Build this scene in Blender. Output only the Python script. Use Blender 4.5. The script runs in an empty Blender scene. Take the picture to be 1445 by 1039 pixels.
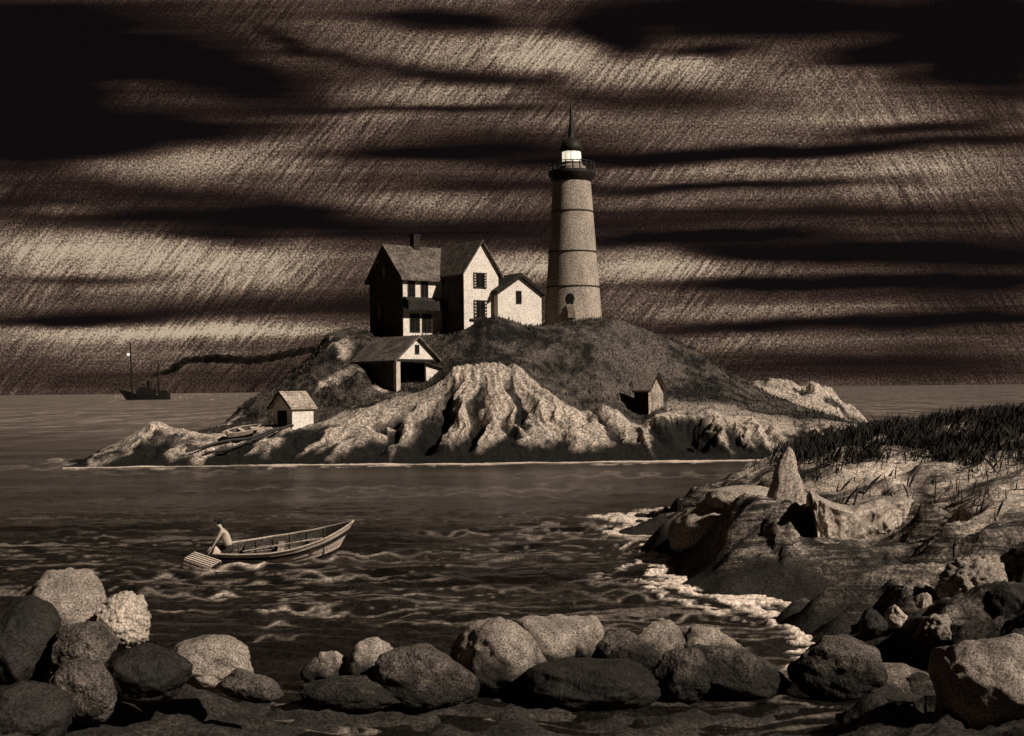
import bpy, bmesh, math, random
import numpy as np
from mathutils import Matrix, Vector, Euler

random.seed(7)
RNG = np.random.default_rng(7)
SC = bpy.context.scene
COL = SC.collection
R = math.radians

# ------------------------------------------------------------------ camera numbers
F = 1744.0            # focal length in photograph pixels (1445 wide)
CX, HY = 722.5, 550.0 # principal point: middle column, horizon row
H = 5.8               # eye height above the water
ROLL = R(0.62)
cR, sR = math.cos(ROLL), math.sin(ROLL)

def P(px, py, D):
    """a point of the place seen at px,py and standing D metres away"""
    dx = px - CX; dy = HY - py
    x = dx * cR + dy * sR
    z = -dx * sR + dy * cR
    return Vector((x / F * D, D, H + z / F * D))

def PZ(px, py, z):
    """the same for a known height above the water"""
    dx = px - CX; dy = HY - py
    zz = -dx * sR + dy * cR
    D = (z - H) / zz * F
    return P(px, py, D)

# ------------------------------------------------------------------ noise (numpy Perlin)
_perm = np.random.default_rng(11).permutation(256)
_perm = np.concatenate([_perm, _perm, _perm])
_g = np.random.default_rng(12).normal(size=(256, 3)); _g /= np.linalg.norm(_g, axis=1)[:, None]

def perlin(x, y, z=0.0):
    x = np.asarray(x, float); y = np.asarray(y, float); z = np.asarray(z, float) + np.zeros_like(x)
    xi = np.floor(x).astype(int); yi = np.floor(y).astype(int); zi = np.floor(z).astype(int)
    xf = x - xi; yf = y - yi; zf = z - zi
    f = lambda t: t * t * t * (t * (t * 6 - 15) + 10)
    u, v, w = f(xf), f(yf), f(zf)
    res = 0
    for i in (0, 1):
        wu = u if i else 1 - u
        for j in (0, 1):
            wv = v if j else 1 - v
            for k in (0, 1):
                ww = w if k else 1 - w
                h = _perm[(_perm[(_perm[(xi + i) & 255] + yi + j) & 255] + zi + k) & 255]
                g = _g[h]
                res = res + wu * wv * ww * (g[..., 0] * (xf - i) + g[..., 1] * (yf - j) + g[..., 2] * (zf - k))
    return res * 1.6

def fbm(x, y, z=0.0, o=4, lac=2.1, gain=0.5):
    a, s, t = 1.0, 0, 0
    for i in range(o):
        s = s + a * perlin(x * lac ** i + 13.7 * i, y * lac ** i + 5.1 * i, z * lac ** i if np.ndim(z) else z + 3.3 * i)
        t += a; a *= gain
    return s / t * 1.5

def ridged(x, y, z=0.0, o=4, gain=0.5):
    a, s, t = 1.0, 0, 0
    for i in range(o):
        s = s + a * (1 - np.abs(perlin(x * 2.0 ** i + 7.7 * i, y * 2.0 ** i + 3.1 * i, z * 2.0 ** i if np.ndim(z) else z + 1.3 * i)) * 2.2)
        t += a; a *= gain
    return s / t

def sstep(a, b, x):
    t = np.clip((x - a) / (b - a), 0, 1)
    return t * t * (3 - 2 * t)

# ------------------------------------------------------------------ materials
def tone(t):
    return (t, t * 0.81, t * 0.655, 1.0)

class NT:
    def __init__(s, tree):
        s.t = tree; s.n = tree.nodes; s.l = tree.links
    def node(s, typ, **kw):
        n = s.n.new(typ)
        for k, v in kw.items(): setattr(n, k, v)
        return n
    def link(s, a, b): s.l.new(a, b)
    def sock(s, inp, v):
        if isinstance(v, bpy.types.NodeSocket): s.link(v, inp)
        else: inp.default_value = v
    def math(s, op, a, b=None, c=None, clamp=False):
        n = s.node('ShaderNodeMath', operation=op, use_clamp=clamp)
        for i, v in enumerate((a, b, c)):
            if v is not None: s.sock(n.inputs[i], v)
        return n.outputs[0]
    def vmath(s, op, a, b=None):
        n = s.node('ShaderNodeVectorMath', operation=op)
        s.sock(n.inputs[0], a)
        if b is not None: s.sock(n.inputs[1], b)
        return n.outputs['Value'] if op in ('DOT_PRODUCT', 'LENGTH') else n.outputs['Vector']
    def noise(s, vec, scale, detail=3, rough=0.5, dist=0.0):
        n = s.node('ShaderNodeTexNoise')
        s.sock(n.inputs['Vector'], vec); n.inputs['Scale'].default_value = scale
        n.inputs['Detail'].default_value = detail; n.inputs['Roughness'].default_value = rough
        n.inputs['Distortion'].default_value = dist
        return n.outputs[0]
    def mapping(s, vec, loc=(0, 0, 0), rot=(0, 0, 0), scale=(1, 1, 1), typ='POINT'):
        n = s.node('ShaderNodeMapping', vector_type=typ)
        s.sock(n.inputs['Vector'], vec)
        n.inputs['Location'].default_value = loc; n.inputs['Rotation'].default_value = rot
        n.inputs['Scale'].default_value = scale
        return n.outputs[0]
    def ramp(s, fac, stops, mode='LINEAR'):
        n = s.node('ShaderNodeValToRGB'); s.sock(n.inputs[0], fac)
        cr = n.color_ramp; cr.interpolation = mode
        while len(cr.elements) < len(stops): cr.elements.new(0.5)
        for e, (p, c) in zip(cr.elements, stops):
            e.position = p; e.color = c
        return n.outputs[0]
    def mix(s, fac, a, b, blend='MIX'):
        n = s.node('ShaderNodeMix', data_type='RGBA', blend_type=blend)
        s.sock(n.inputs[0], fac); s.sock(n.inputs[6], a); s.sock(n.inputs[7], b)
        return n.outputs[2]

def new_mat(name):
    m = bpy.data.materials.new(name); m.use_nodes = True
    nt = NT(m.node_tree); b = nt.n['Principled BSDF']
    b.inputs['Specular IOR Level'].default_value = 0.2
    return m, nt, b

def grainy(nt, pos, grain, lo=0.35, hi=1.55):
    """fine mineral speckle"""
    g = nt.noise(pos, grain, 2, 0.7)
    return nt.ramp(g, [(0.36, (lo, lo, lo, 1)), (0.66, (hi, hi, hi, 1))])

def surf(name, dark, light, scale, grain, bump=0.3, bdist=0.1, rough=0.9, detail=8, lo=0.35, hi=1.55, shade_top=None, white=False, planks=None, spec=0.2, stretch=None):
    tone = (lambda t: (t, t * .88, t * .76, 1)) if white else globals()['tone']
    m, nt, b = new_mat(name)
    pos = nt.node('ShaderNodeNewGeometry').outputs['Position']
    vec = nt.mapping(pos, scale=stretch) if stretch else pos
    n1 = nt.noise(vec, scale, detail, 0.6, 0.3)
    col = nt.ramp(n1, [(0.33, tone(dark)), (0.67, tone(light))])
    hgt = n1
    if planks:
        axis, step, dk = planks
        sep = nt.node('ShaderNodeSeparateXYZ'); nt.link(pos, sep.inputs[0])
        if axis == 'z': c = sep.outputs[2]
        else: c = nt.math('ADD', sep.outputs[0], nt.math('MULTIPLY', sep.outputs[1], 0.35))
        fr = nt.math('FRACT', nt.math('DIVIDE', c, step))
        line = nt.math('LESS_THAN', fr, 0.16)
        col = nt.mix(nt.math('MULTIPLY', line, dk), col, tone(dark * 0.25))
        hgt = nt.math('ADD', n1, nt.math('MULTIPLY', fr, 0.4))
    if shade_top is not None:   # lower flanks painted dark in place of shade, edged like a tide band
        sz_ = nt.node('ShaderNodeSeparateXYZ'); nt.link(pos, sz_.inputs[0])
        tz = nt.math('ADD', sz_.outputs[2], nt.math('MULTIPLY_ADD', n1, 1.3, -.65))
        tf = nt.math('MULTIPLY_ADD', nt.math('SUBTRACT', shade_top, tz), 2.2, 0.5, clamp=True)
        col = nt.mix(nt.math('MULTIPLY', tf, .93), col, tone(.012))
    col = nt.mix(1.0, col, grainy(nt, pos, grain, lo, hi), 'MULTIPLY')
    nt.link(col, b.inputs['Base Color'])
    b.inputs['Roughness'].default_value = rough
    b.inputs['Specular IOR Level'].default_value = spec
    bp = nt.node('ShaderNodeBump'); bp.inputs['Strength'].default_value = bump; bp.inputs['Distance'].default_value = bdist
    g2 = nt.noise(pos, grain * 0.6, 3, 0.6)
    nt.link(nt.math('ADD', hgt, nt.math('MULTIPLY', g2, 0.35)), bp.inputs['Height'])
    nt.link(bp.outputs[0], b.inputs['Normal'])
    return m

M = {}
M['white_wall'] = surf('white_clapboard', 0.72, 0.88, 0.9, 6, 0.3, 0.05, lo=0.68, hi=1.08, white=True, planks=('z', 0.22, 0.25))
M['shaded_wall'] = surf('shade_dark_clapboard', 0.05, 0.11, 0.9, 6, 0.3, 0.05, lo=0.55, hi=1.3, planks=('z', 0.22, 0.5))  # darkened clapboard: shade of the left-facing walls put into the colour
M['tower'] = surf('painted_iron_plate', 0.26, 0.42, 0.7, 7, 0.3, 0.05, lo=0.45, hi=1.4, stretch=(1, 1, 0.5))
M['iron'] = surf('black_iron', 0.012, 0.03, 2, 8, 0.2, 0.02, rough=0.6)
M['shingle'] = surf('wood_shingle', 0.05, 0.16, 1.1, 6, 0.4, 0.06, lo=0.3, hi=1.7)
M['dark_shingle'] = surf('tarred_shingle', 0.015, 0.035, 1.0, 6, 0.4, 0.06)
M['pane'] = surf('dark_window_glass', 0.006, 0.012, 2, 6, 0.0, 0.01, rough=0.25, spec=0.5)
M['frame'] = surf('dark_window_frame', 0.03, 0.06, 2, 6)
M['trim'] = surf('pale_trim', 0.5, 0.7, 2, 6, lo=0.7, hi=1.1)
M['brick'] = surf('sooty_brick', 0.015, 0.04, 3, 8)
M['dark_inside'] = surf('shade_dark_boards', 0.006, 0.014, 2, 6)
M['board'] = surf('weathered_board', 0.2, 0.42, 1.5, 9, lo=0.4, hi=1.4)
M['hull_pale'] = surf('pale_hull_paint', 0.42, 0.62, 1.5, 18, 0.15, 0.01, lo=0.6, hi=1.2, stretch=(0.3, 1, 2))
M['hull_dark'] = surf('dark_hull_paint', 0.015, 0.04, 2, 18, 0.1, 0.01)
M['boat_inside'] = surf('worn_boat_boards', 0.03, 0.09, 2, 18, 0.2, 0.01)
M['skin'] = surf('sunlit_skin', 0.40, 0.5, 3, 30, 0.05, 0.003, lo=0.8, hi=1.1)
M['trousers'] = surf('dark_trousers', 0.02, 0.045, 6, 30, 0.3, 0.01)
M['hair'] = surf('dark_hair', 0.004, 0.012, 20, 60, 0.4, 0.01)
M['boulder'] = surf('granite_boulder', 0.13, 0.34, 1.4, 30, 0.6, 0.05, lo=0.3, hi=1.6, shade_top=.62)
M['boulder_pale'] = surf('pale_granite', 0.30, 0.6, 2.2, 24, 0.9, 0.14, lo=0.4, hi=1.4)
M['boulder_dark'] = surf('wet_dark_granite', 0.008, 0.03, 1.6, 26, 0.8, 0.1, rough=0.7)
M['boulder_mid'] = surf('brown_granite', 0.05, 0.15, 1.8, 24, 1.0, 0.2, lo=0.3, hi=1.6, shade_top=.7)
M['stone_far'] = surf('pale_ledge_stone', 0.22, 0.44, .8, 13, 0.5, 0.08, lo=0.4, hi=1.5)
M['ledge_brown'] = surf('brown_ledge_stone', 0.05, 0.2, .9, 13, 0.6, 0.15, lo=0.4, hi=1.5)
M['grass_blade'] = surf('dark_beach_grass', 0.008, 0.035, 1.2, 5, 0.0, 0.01)
M['grass_isle'] = surf('dark_hill_grass', 0.008, 0.08, 0.13, 5, 0.0, 0.01)

def flat_mat(name, color, emit=0.0, rough=0.8):
    m, nt, b = new_mat(name)
    b.inputs['Base Color'].default_value = color; b.inputs['Roughness'].default_value = rough
    if emit:
        b.inputs['Emission Color'].default_value = (1.0, 0.86, 0.68, 1); b.inputs['Emission Strength'].default_value = emit
    return m
M['lamp'] = flat_mat('lit_lantern_glass', (0.8, 0.75, 0.65, 1), 0.85)
M['ship_lamp'] = flat_mat('lit_masthead_lamp', (0.8, 0.75, 0.65, 1), 0.7)
M['ship'] = flat_mat('black_ship_paint', tone(0.008))

# ------------------------------------------------------------------ mesh helpers
def link(o, parent=None):
    COL.objects.link(o)
    if parent is not None: o.parent = parent
    return o

def tag(o, label=None, cat=None, group=None, kind=None):
    if label: o['label'] = label
    if cat: o['category'] = cat
    if group: o['group'] = group
    if kind: o['kind'] = kind
    return o

def empty(name, loc, rz=0.0, rot=None):
    o = bpy.data.objects.new(name, None); COL.objects.link(o)
    o.location = loc
    o.rotation_euler = rot if rot is not None else (0, 0, rz)
    o.empty_display_size = 0.5
    return o

class MB:
    def __init__(s): s.v = []; s.f = []
    def add(s, verts, faces):
        n = len(s.v); s.v += [tuple(v) for v in verts]; s.f += [tuple(i + n for i in f) for f in faces]; return s
    def box(s, x0, x1, y0, y1, z0, z1, mtx=None):
        vs = [Vector((x, y, z)) for z in (z0, z1) for y in (y0, y1) for x in (x0, x1)]
        if mtx: vs = [mtx @ v for v in vs]
        return s.add(vs, [(0, 2, 3, 1), (4, 5, 7, 6), (0, 1, 5, 4), (2, 6, 7, 3), (0, 4, 6, 2), (1, 3, 7, 5)])
    def prism(s, poly, y0, y1, axis='y', mtx=None):
        """poly: list of (a,z) extruded along the axis"""
        n = len(poly)
        mk = (lambda a, z, t: Vector((a, t, z))) if axis == 'y' else (lambda a, z, t: Vector((t, a, z)))
        vs = [mk(a, z, y0) for a, z in poly] + [mk(a, z, y1) for a, z in poly]
        if mtx: vs = [mtx @ v for v in vs]
        fs = [tuple(range(n)), tuple(range(2 * n - 1, n - 1, -1))] + [(i, i + n, (i + 1) % n + n, (i + 1) % n) for i in range(n)]
        return s.add(vs, fs)
    def lathe(s, prof, seg=48, c=(0, 0), closed=True):
        n = len(prof); vs = []
        for r, z in prof:
            for k in range(seg):
                a = 2 * math.pi * k / seg
                vs.append((c[0] + r * math.cos(a), c[1] + r * math.sin(a), z))
        fs = []
        for i in range(n - 1):
            for k in range(seg):
                k2 = (k + 1) % seg
                fs.append((i * seg + k, i * seg + k2, (i + 1) * seg + k2, (i + 1) * seg + k))
        if closed:
            fs.append(tuple(range(seg - 1, -1, -1))); fs.append(tuple((n - 1) * seg + k for k in range(seg)))
        return s.add(vs, fs)
    def tube(s, pts, r, seg=8):
        pts = [Vector(p) for p in pts]
        rr = r if isinstance(r, (list, tuple)) else [r] * len(pts)
        vs = []
        for i, p in enumerate(pts):
            d = (pts[min(i + 1, len(pts) - 1)] - pts[max(i - 1, 0)]).normalized()
            a = d.cross(Vector((0, 0, 1)));
            if a.length < 0.05: a = d.cross(Vector((1, 0, 0)))
            a.normalize(); b = d.cross(a)
            for k in range(seg):
                t = 2 * math.pi * k / seg
                vs.append(p + (a * math.cos(t) + b * math.sin(t)) * rr[i])
        fs = [(i * seg + k, i * seg + (k + 1) % seg, (i + 1) * seg + (k + 1) % seg, (i + 1) * seg + k) for i in range(len(pts) - 1) for k in range(seg)]
        fs += [tuple(range(seg - 1, -1, -1)), tuple((len(pts) - 1) * seg + k for k in range(seg))]
        return s.add(vs, fs)
    def build(s, name, mat, parent=None, smooth=False, bevel=0):
        me = bpy.data.meshes.new(name); me.from_pydata(s.v, [], s.f)
        bm = bmesh.new(); bm.from_mesh(me); bmesh.ops.recalc_face_normals(bm, faces=bm.faces); bm.to_mesh(me); bm.free()
        me.materials.append(mat)
        if smooth: me.polygons.foreach_set('use_smooth', [True] * len(me.polygons))
        o = link(bpy.data.objects.new(name, me), parent)
        if bevel:
            b = o.modifiers.new('edge', 'BEVEL'); b.width = bevel; b.segments = 2; b.limit_method = 'ANGLE'
        return o

def grid_mesh(name, X, Y, Z, mat, attrs=None, smooth=True):
    """sheet from 2-D arrays"""
    nr, nc = X.shape
    co = np.stack([X, Y, Z], -1).reshape(-1, 3)
    idx = np.arange(nr * nc).reshape(nr, nc)
    q = np.stack([idx[:-1, :-1], idx[:-1, 1:], idx[1:, 1:], idx[1:, :-1]], -1).reshape(-1, 4)
    me = bpy.data.meshes.new(name)
    me.vertices.add(len(co)); me.vertices.foreach_set('co', co.ravel().astype(np.float32))
    me.loops.add(q.size); me.loops.foreach_set('vertex_index', q.ravel().astype(np.int32))
    me.polygons.add(len(q)); me.polygons.foreach_set('loop_start', (np.arange(len(q)) * 4).astype(np.int32))
    try: me.polygons.foreach_set('loop_total', np.full(len(q), 4, np.int32))
    except Exception: pass
    me.update(calc_edges=True)
    me.polygons.foreach_set('use_smooth', np.full(len(q), smooth))
    for k, a in (attrs or {}).items():
        at = me.attributes.new(k, 'FLOAT', 'POINT'); at.data.foreach_set('value', a.ravel().astype(np.float32))
    me.materials.append(mat)
    return link(bpy.data.objects.new(name, me))

# ------------------------------------------------------------------ light, sky, camera
SUN_AZ = R(57)   # measured from straight behind the camera towards the right
SUN_EL = R(38)
Ldir = Vector((math.sin(SUN_AZ) * math.cos(SUN_EL), -math.cos(SUN_AZ) * math.cos(SUN_EL), math.sin(SUN_EL)))
sun = bpy.data.lights.new('sun', 'SUN'); sun.energy = 5.0; sun.angle = R(1.2); sun.color = (1.0, 0.91, 0.80)
so = link(bpy.data.objects.new('sun', sun)); so.rotation_euler = Ldir.to_track_quat('Z', 'Y').to_euler()

def srgb(*c):
    return tuple(((v / 255) / 12.92 if v / 255 < 0.04045 else ((v / 255 + 0.055) / 1.055) ** 2.4) for v in c) + (1.0,)

BLOBS = [ (250, 505, 230, 26, 0, .17), (60, 60, 90, 60, 0, .0), (230, 120, 120, 25, -6, .13), (1250, 60, 140, 10, 4, .12), (800, 535, 900, 16, 0, -.10), (1200, 470, 300, 70, 0, -.10),  # azimuth/elevation streaks of cloud: centre, half sizes, slope, strength (dark < 0 < light)
 (100, 70, 260, 75, 0, -.5), (350, 112, 170, 28, -9, -.45), (170, 186, 240, 24, 0, -.55), (40, 130, 90, 110, 0, -.35),
 (200, 298, 270, 20, -3, -.5), (420, 296, 90, 16, 0, -.3), (200, 262, 180, 10, -5, -.25), (570, 216, 180, 8, 1, -.33), (620, 154, 190, 5, 0, -.3),
 (430, 62, 80, 7, -22, -.22), (600, 99, 120, 9, -9, -.33), (770, 122, 120, 13, -7, -.33), (960, 145, 190, 17, -2, -.28),
 (640, 200, 130, 18, 3, -.15), (620, 326, 330, 17, 0, -.33), (720, 262, 200, 8, 0, -.25), (1110, 217, 330, 9, 2.6, -.62), (1290, 186, 140, 8, 3, -.45),
 (1040, 268, 220, 6, 1.5, -.4), (1130, 303, 330, 17, 0, -.3), (760, 215, 160, 22, 0, -.22), (990, 338, 190, 8, 1, -.55), (1260, 362, 220, 15, -1, -.55), (1080,358,120,7,-3,-.3),
 (1140, 404, 330, 8, 0, -.6), (1210, 462, 270, 9, 1, -.42), (1390, 400, 120, 90, 0, -.2), (1120, 516, 330, 17, 0, -.16), (1100, 425, 200, 8, 0, -.15),
 (1120, 30, 330, 33, -3, -.58), (1400, 70, 90, 75, 0, -.62), (870, 58, 60, 26, -15, -.5), (1240, 84, 110, 13, 6, -.5), (1010, 76, 60, 8, 0, -.5),
 (640, 30, 120, 11, -3, -.5), (1350, 105, 60, 10, 5, -.3), (110, 444, 150, 8, 0, -.5), (400, 428, 260, 17, 0, -.26), (230, 520, 380, 30, 0, -.2), (540, 560, 300, 60, 0, -.1),
 (150, 388, 90, 7, 0, -.35), (760, 470, 260, 40, 0, -.1), (90,340,60,5,0,-.0), (500,400,60,60,0,-.12), (300, 330, 120, 9, -4, -.28),
 (300, 214, 80, 16, 5, .32), (460, 190, 150, 22, 14, .2), (110, 338, 130, 24, 0, .42), (310, 372, 190, 36, 3, .36), (90, 287, 80, 8, 0, .42), (180, 235, 120, 14, 0, .12),
 (580, 291, 160, 14, 0, .26), (640, 236, 60, 8, 0, .1), (190, 462, 200, 11, 0, .5), (380, 461, 120, 7, 0, .2), (960, 94, 90, 20, 3, .38), (790, 84, 90, 42, -25, .32),
 (620, 66, 160, 28, -5, .2), (1150, 152, 250, 32, -3, .2), (920, 385, 110, 27, 0, .46), (735, 372, 50, 17, 0, .4), (1090, 439, 230, 14, 0, .18), (1060, 490, 220, 13, 0, .2),
 (1320, 254, 120, 38, 0, .18), (960, 288, 140, 10, 0, .2), (1000, 245, 200, 10, 0, .15), (430, 120, 130, 16, -8, .12), (560, 130, 160, 18, 0, .14), (1150, 100, 60, 12, 0, .15),
]
w = bpy.data.worlds.new('World'); SC.world = w; w.use_nodes = True
nt = NT(w.node_tree); bg = nt.n['Background']
gen = nt.node('ShaderNodeTexCoord').outputs['Generated']
sep = nt.node('ShaderNodeSeparateXYZ'); nt.link(gen, sep.inputs[0])
yy = nt.math('MAXIMUM', nt.math('ABSOLUTE', sep.outputs[1]), 0.12)
uu = nt.math('MULTIPLY_ADD', nt.math('DIVIDE', sep.outputs[0], yy), F / 100, CX / 100)
vv = nt.math('MULTIPLY_ADD', nt.math('DIVIDE', sep.outputs[2], yy), -F / 100, HY / 100)
uv = nt.node('ShaderNodeCombineXYZ'); nt.link(uu, uv.inputs[0]); nt.link(vv, uv.inputs[1]); uv = uv.outputs[0]
# wind-torn edges
wn = nt.node('ShaderNodeTexNoise'); nt.link(nt.mapping(uv, scale=(0.35, 1.2, 1)), wn.inputs['Vector'])
wn.inputs['Scale'].default_value = 1.6; wn.inputs['Detail'].default_value = 5
off = nt.vmath('MULTIPLY', nt.vmath('SUBTRACT', wn.outputs['Color'], (0.5, 0.5, 0.5)), (1.3, 0.30, 0))
wuv = nt.vmath('ADD', uv, off)
acc = None
for (bx, by, rx, ry, ang, amp) in BLOBS:
    if amp == 0: continue
    p = nt.mapping(wuv, loc=(bx / 100, by / 100, 0), rot=(0, 0, R(-ang)), scale=(rx / 100, ry / 100 * 1.15, 1), typ='TEXTURE')
    e = nt.math('EXPONENT', nt.math('MULTIPLY', nt.vmath('DOT_PRODUCT', p, p), -1.0))
    acc = nt.math('MULTIPLY_ADD', e, amp, acc if acc is not None else 0.46)
band = nt.noise(nt.mapping(uv, scale=(0.12, 1.5, 1)), 1.7, 3, 0.5, 0.2)
thin = nt.noise(nt.mapping(uv, scale=(0.10, 3.2, 1)), 2.2, 3, 0.55, 0.2)
acc = nt.math('ADD', acc, nt.math('MULTIPLY_ADD', band, 0.34, -0.17))
acc = nt.math('ADD', acc, nt.math('MULTIPLY_ADD', thin, 0.30, -0.15))
patchy = nt.noise(nt.mapping(uv, scale=(0.5, 0.8, 1)), 0.9, 2, 0.5)
hatch = nt.noise(nt.mapping(nt.mapping(uv, rot=(0, 0, R(50))), scale=(1.2, 13, 1)), 1.5, 3, 0.6)
hatch2 = nt.noise(nt.mapping(nt.mapping(uv, rot=(0, 0, R(-58))), scale=(1.2, 13, 1)), 1.5, 3, 0.6)
side = nt.math('MULTIPLY_ADD', uu, 0.3, -3.0, clamp=True)
hh = nt.math('ADD', nt.math('MULTIPLY', hatch, nt.math('SUBTRACT', 1.0, side)), nt.math('MULTIPLY', hatch2, side))
acc = nt.math('MULTIPLY_ADD', acc, 1.12, -0.065)
lit = nt.math('MULTIPLY_ADD', acc, 1.4, 0.0, clamp=True)
acc = nt.math('ADD', acc, nt.math('MULTIPLY', nt.math('MULTIPLY', nt.math('MULTIPLY_ADD', hh, 1.15, -0.575), nt.math('MULTIPLY_ADD', patchy, 3.2, -0.9, clamp=True)), nt.math('MULTIPLY', lit, 1.5)))
grain = nt.noise(uv, 34, 2, 0.8)
acc = nt.math('ADD', acc, nt.math('MULTIPLY', nt.math('MULTIPLY_ADD', grain, 2.1, -1.05), nt.math('MULTIPLY_ADD', lit, 0.8, 0.12)))
# unseen sky overhead and behind darkened to deepen the shadows
away = nt.math('MULTIPLY_ADD', sep.outputs[1], 2.5, -0.6, clamp=True)
upd = nt.math('SUBTRACT', 1.0, nt.math('MULTIPLY_ADD', sep.outputs[2], 2.2, -0.75, clamp=True))
skyc = nt.ramp(acc, [(0.0, srgb(13, 9, 11)), (0.2, srgb(40, 29, 25)), (0.45, srgb(84, 68, 58)), (0.7, srgb(146, 125, 107)), (1.0, srgb(205, 184, 158))])
skyc = nt.mix(nt.math('MULTIPLY', away, upd), srgb(17, 12, 12), skyc)
nish = nt.node('ShaderNodeTexSky', sky_type='NISHITA'); nish.sun_disc = False
nish.sun_elevation = SUN_EL; nish.sun_rotation = math.atan2(Ldir.x, Ldir.y)
bw = nt.node('ShaderNodeRGBToBW'); nt.link(nish.outputs[0], bw.inputs[0])
veil = nt.mix(1.0, tone(0.0004), bw.outputs[0], 'MULTIPLY')
nt.link(nt.mix(1.0, skyc, veil, 'ADD'), bg.inputs[0]); bg.inputs[1].default_value = 0.88
w.cycles.sampling_method = 'MANUAL'; w.cycles.sample_map_resolution = 512

cam = bpy.data.cameras.new('camera'); co = link(bpy.data.objects.new('camera', cam)); SC.camera = co
cam.sensor_width = 36; cam.lens = F / 1445 * 36; cam.shift_y = 30.5 / 1445; cam.clip_start = 0.1; cam.clip_end = 60000
co.matrix_world = Matrix(((cR, sR, 0, 0), (0, 0, -1, 0), (-sR, cR, 0, H), (0, 0, 0, 1)))
vs = SC.view_settings; vs.view_transform = 'Standard'; vs.look = 'None'; vs.exposure = 0; vs.gamma = 1

# ------------------------------------------------------------------ the island
def row(s):
    a = np.array(s, float).reshape(-1, 2); return a
ROWS = [
 (93, None, -2.2),
 (97.8, None, -0.35),
 (99.6, row([-60,700, 40,668,75,656,130,649,200,645,300,642,400,640,480,636,560,632,640,628,700,626,760,628,850,624,950,627,1050,632,1110,632,1180,634,1260,642,1320,668])),
 (101.6, row([-60,695, 40,664,75,655,110,648,160,637,200,623,240,628,300,630,340,624,400,616,450,612,500,610,560,602,600,594,640,590,690,596,740,594,800,602,850,600,900,608,950,603,1000,602,1050,608,1110,616,1180,620,1260,632,1320,660])),
 (105, row([-60,690, 40,665,75,654,120,643,160,623,190,608,215,596,240,602,300,610,340,611,385,600,450,596,500,586,545,572,590,558,625,532,640,514,655,519,680,514,725,510,745,530,760,548,800,575,820,580,850,573,870,575,890,598,905,598,925,583,960,584,1000,582,1040,590,1080,600,1120,608,1180,605,1260,618,1320,655])),
 (108, row([-60,690, 40,670,75,660,160,640,215,612,260,606,300,606,330,604,385,598,447,588,470,576,500,566,540,563,560,560,600,552,630,526,650,513,720,511,745,522,760,535,800,560,850,562,890,580,905,583,940,579,1000,574,1040,577,1080,586,1120,596,1180,596,1260,613,1320,650])),
 (112, row([-60,690, 75,665,200,650,260,620,300,606,330,600,360,586,385,578,420,563,450,548,480,536,505,522,530,532,560,540,600,534,640,508,690,500,740,505,800,520,850,530,900,546,950,552,1000,557,1060,572,1120,587,1200,598,1260,613,1320,650])),
 (116, row([-60,690, 75,668,200,655,260,630,300,608,320,595,340,572,360,562,380,556,400,540,430,520,450,505,475,492,500,488,530,486,570,481,620,480,640,474,655,464,680,449,705,447,725,452,745,461,775,466,800,469,850,474,900,487,950,507,1000,527,1050,547,1100,564,1150,580,1200,597,1240,609,1320,650])),
 (119, row([-60,690, 75,670,200,660,300,612,340,577,360,562,400,537,430,511,450,490,465,470,490,462,515,466,530,475,600,474,650,472,700,464,740,461,775,459,800,453,850,450,880,453,900,460,940,480,980,495,1000,508,1040,532,1060,545,1100,564,1150,579,1200,598,1240,609,1320,650])),
 (126, row([-60,690, 75,670,200,662,300,618,360,575,400,545,450,500,490,470,520,470,600,475,700,465,800,457,850,453,880,456,900,463,940,482,980,496,1000,508,1040,531,1060,541,1085,535,1110,538,1130,546,1150,540,1165,545,1190,563,1220,585,1240,606,1320,652])),
 (135, row([-60,690, 200,665,300,640,500,530,800,505,1000,560,1100,575,1240,622,1320,655])),
 (150, None, -2.5),
]
pxs = np.arange(-40, 1300, 1.0)
Ds = np.concatenate([np.arange(94, 99, .25), np.arange(99, 109, .055), np.arange(109, 121, .12), np.arange(121, 150, .6)])
def zrow(r):
    if r[1] is None: return np.full(len(pxs), r[2])
    py = np.interp(pxs, r[1][:, 0], r[1][:, 1])
    dx = pxs - CX; dy = HY - py
    return H + (-dx * sR + dy * cR) / F * r[0]
KD = np.array([r[0] for r in ROWS]); KZ = np.stack([zrow(r) for r in ROWS])
Zi = np.empty((len(Ds), len(pxs)))
for j in range(len(pxs)): Zi[:, j] = np.interp(Ds, KD, KZ[:, j])
# ease the creases between the rows a little
ub = np.arange(94, 150, .1); 
for j in range(0): pass
Xi = (pxs[None, :] - CX) / F * Ds[:, None]; Yi = Ds[:, None] + 0 * Xi
PX = pxs[None, :] + 0 * Xi
PYi = HY - (Zi - H) / Ds[:, None] * F
# carve flutes into the front slopes: gullies fan out from the crest
fr = sstep(98.5, 101, Yi) * (1 - .8 * sstep(103.6, 105, Yi)) * (1 - sstep(105, 107, Yi))
garz = sstep(490, 520, PX) * (1 - sstep(610, 640, PX)) * sstep(102.5, 104.5, Yi) * (1 - sstep(112, 114, Yi))
fr = fr * (1 - .8 * garz)
fan = (PX - 690) / np.maximum(PYi - 430, 40)
lw = fbm(Xi * .22, Yi * .35 + .3 * Zi, 21.0, 3)
w1 = sstep(520, 600, PX); w2 = sstep(820, 900, PX)
fans = [((PX + 1.2 * (PYi - 560)) / 110.0 + lw * .13, (1 - w1)), (fan * 1.5 + lw * .13, w1 * (1 - w2)), ((PX - 0.5 * (PYi - 560)) / 95.0 + 3 + lw * .13, w2)]
f1 = sum(w_ * ridged(q_ * 1.9, Yi * .05 + .03 * Zi, 2.5, 2) for q_, w_ in fans)
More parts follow.
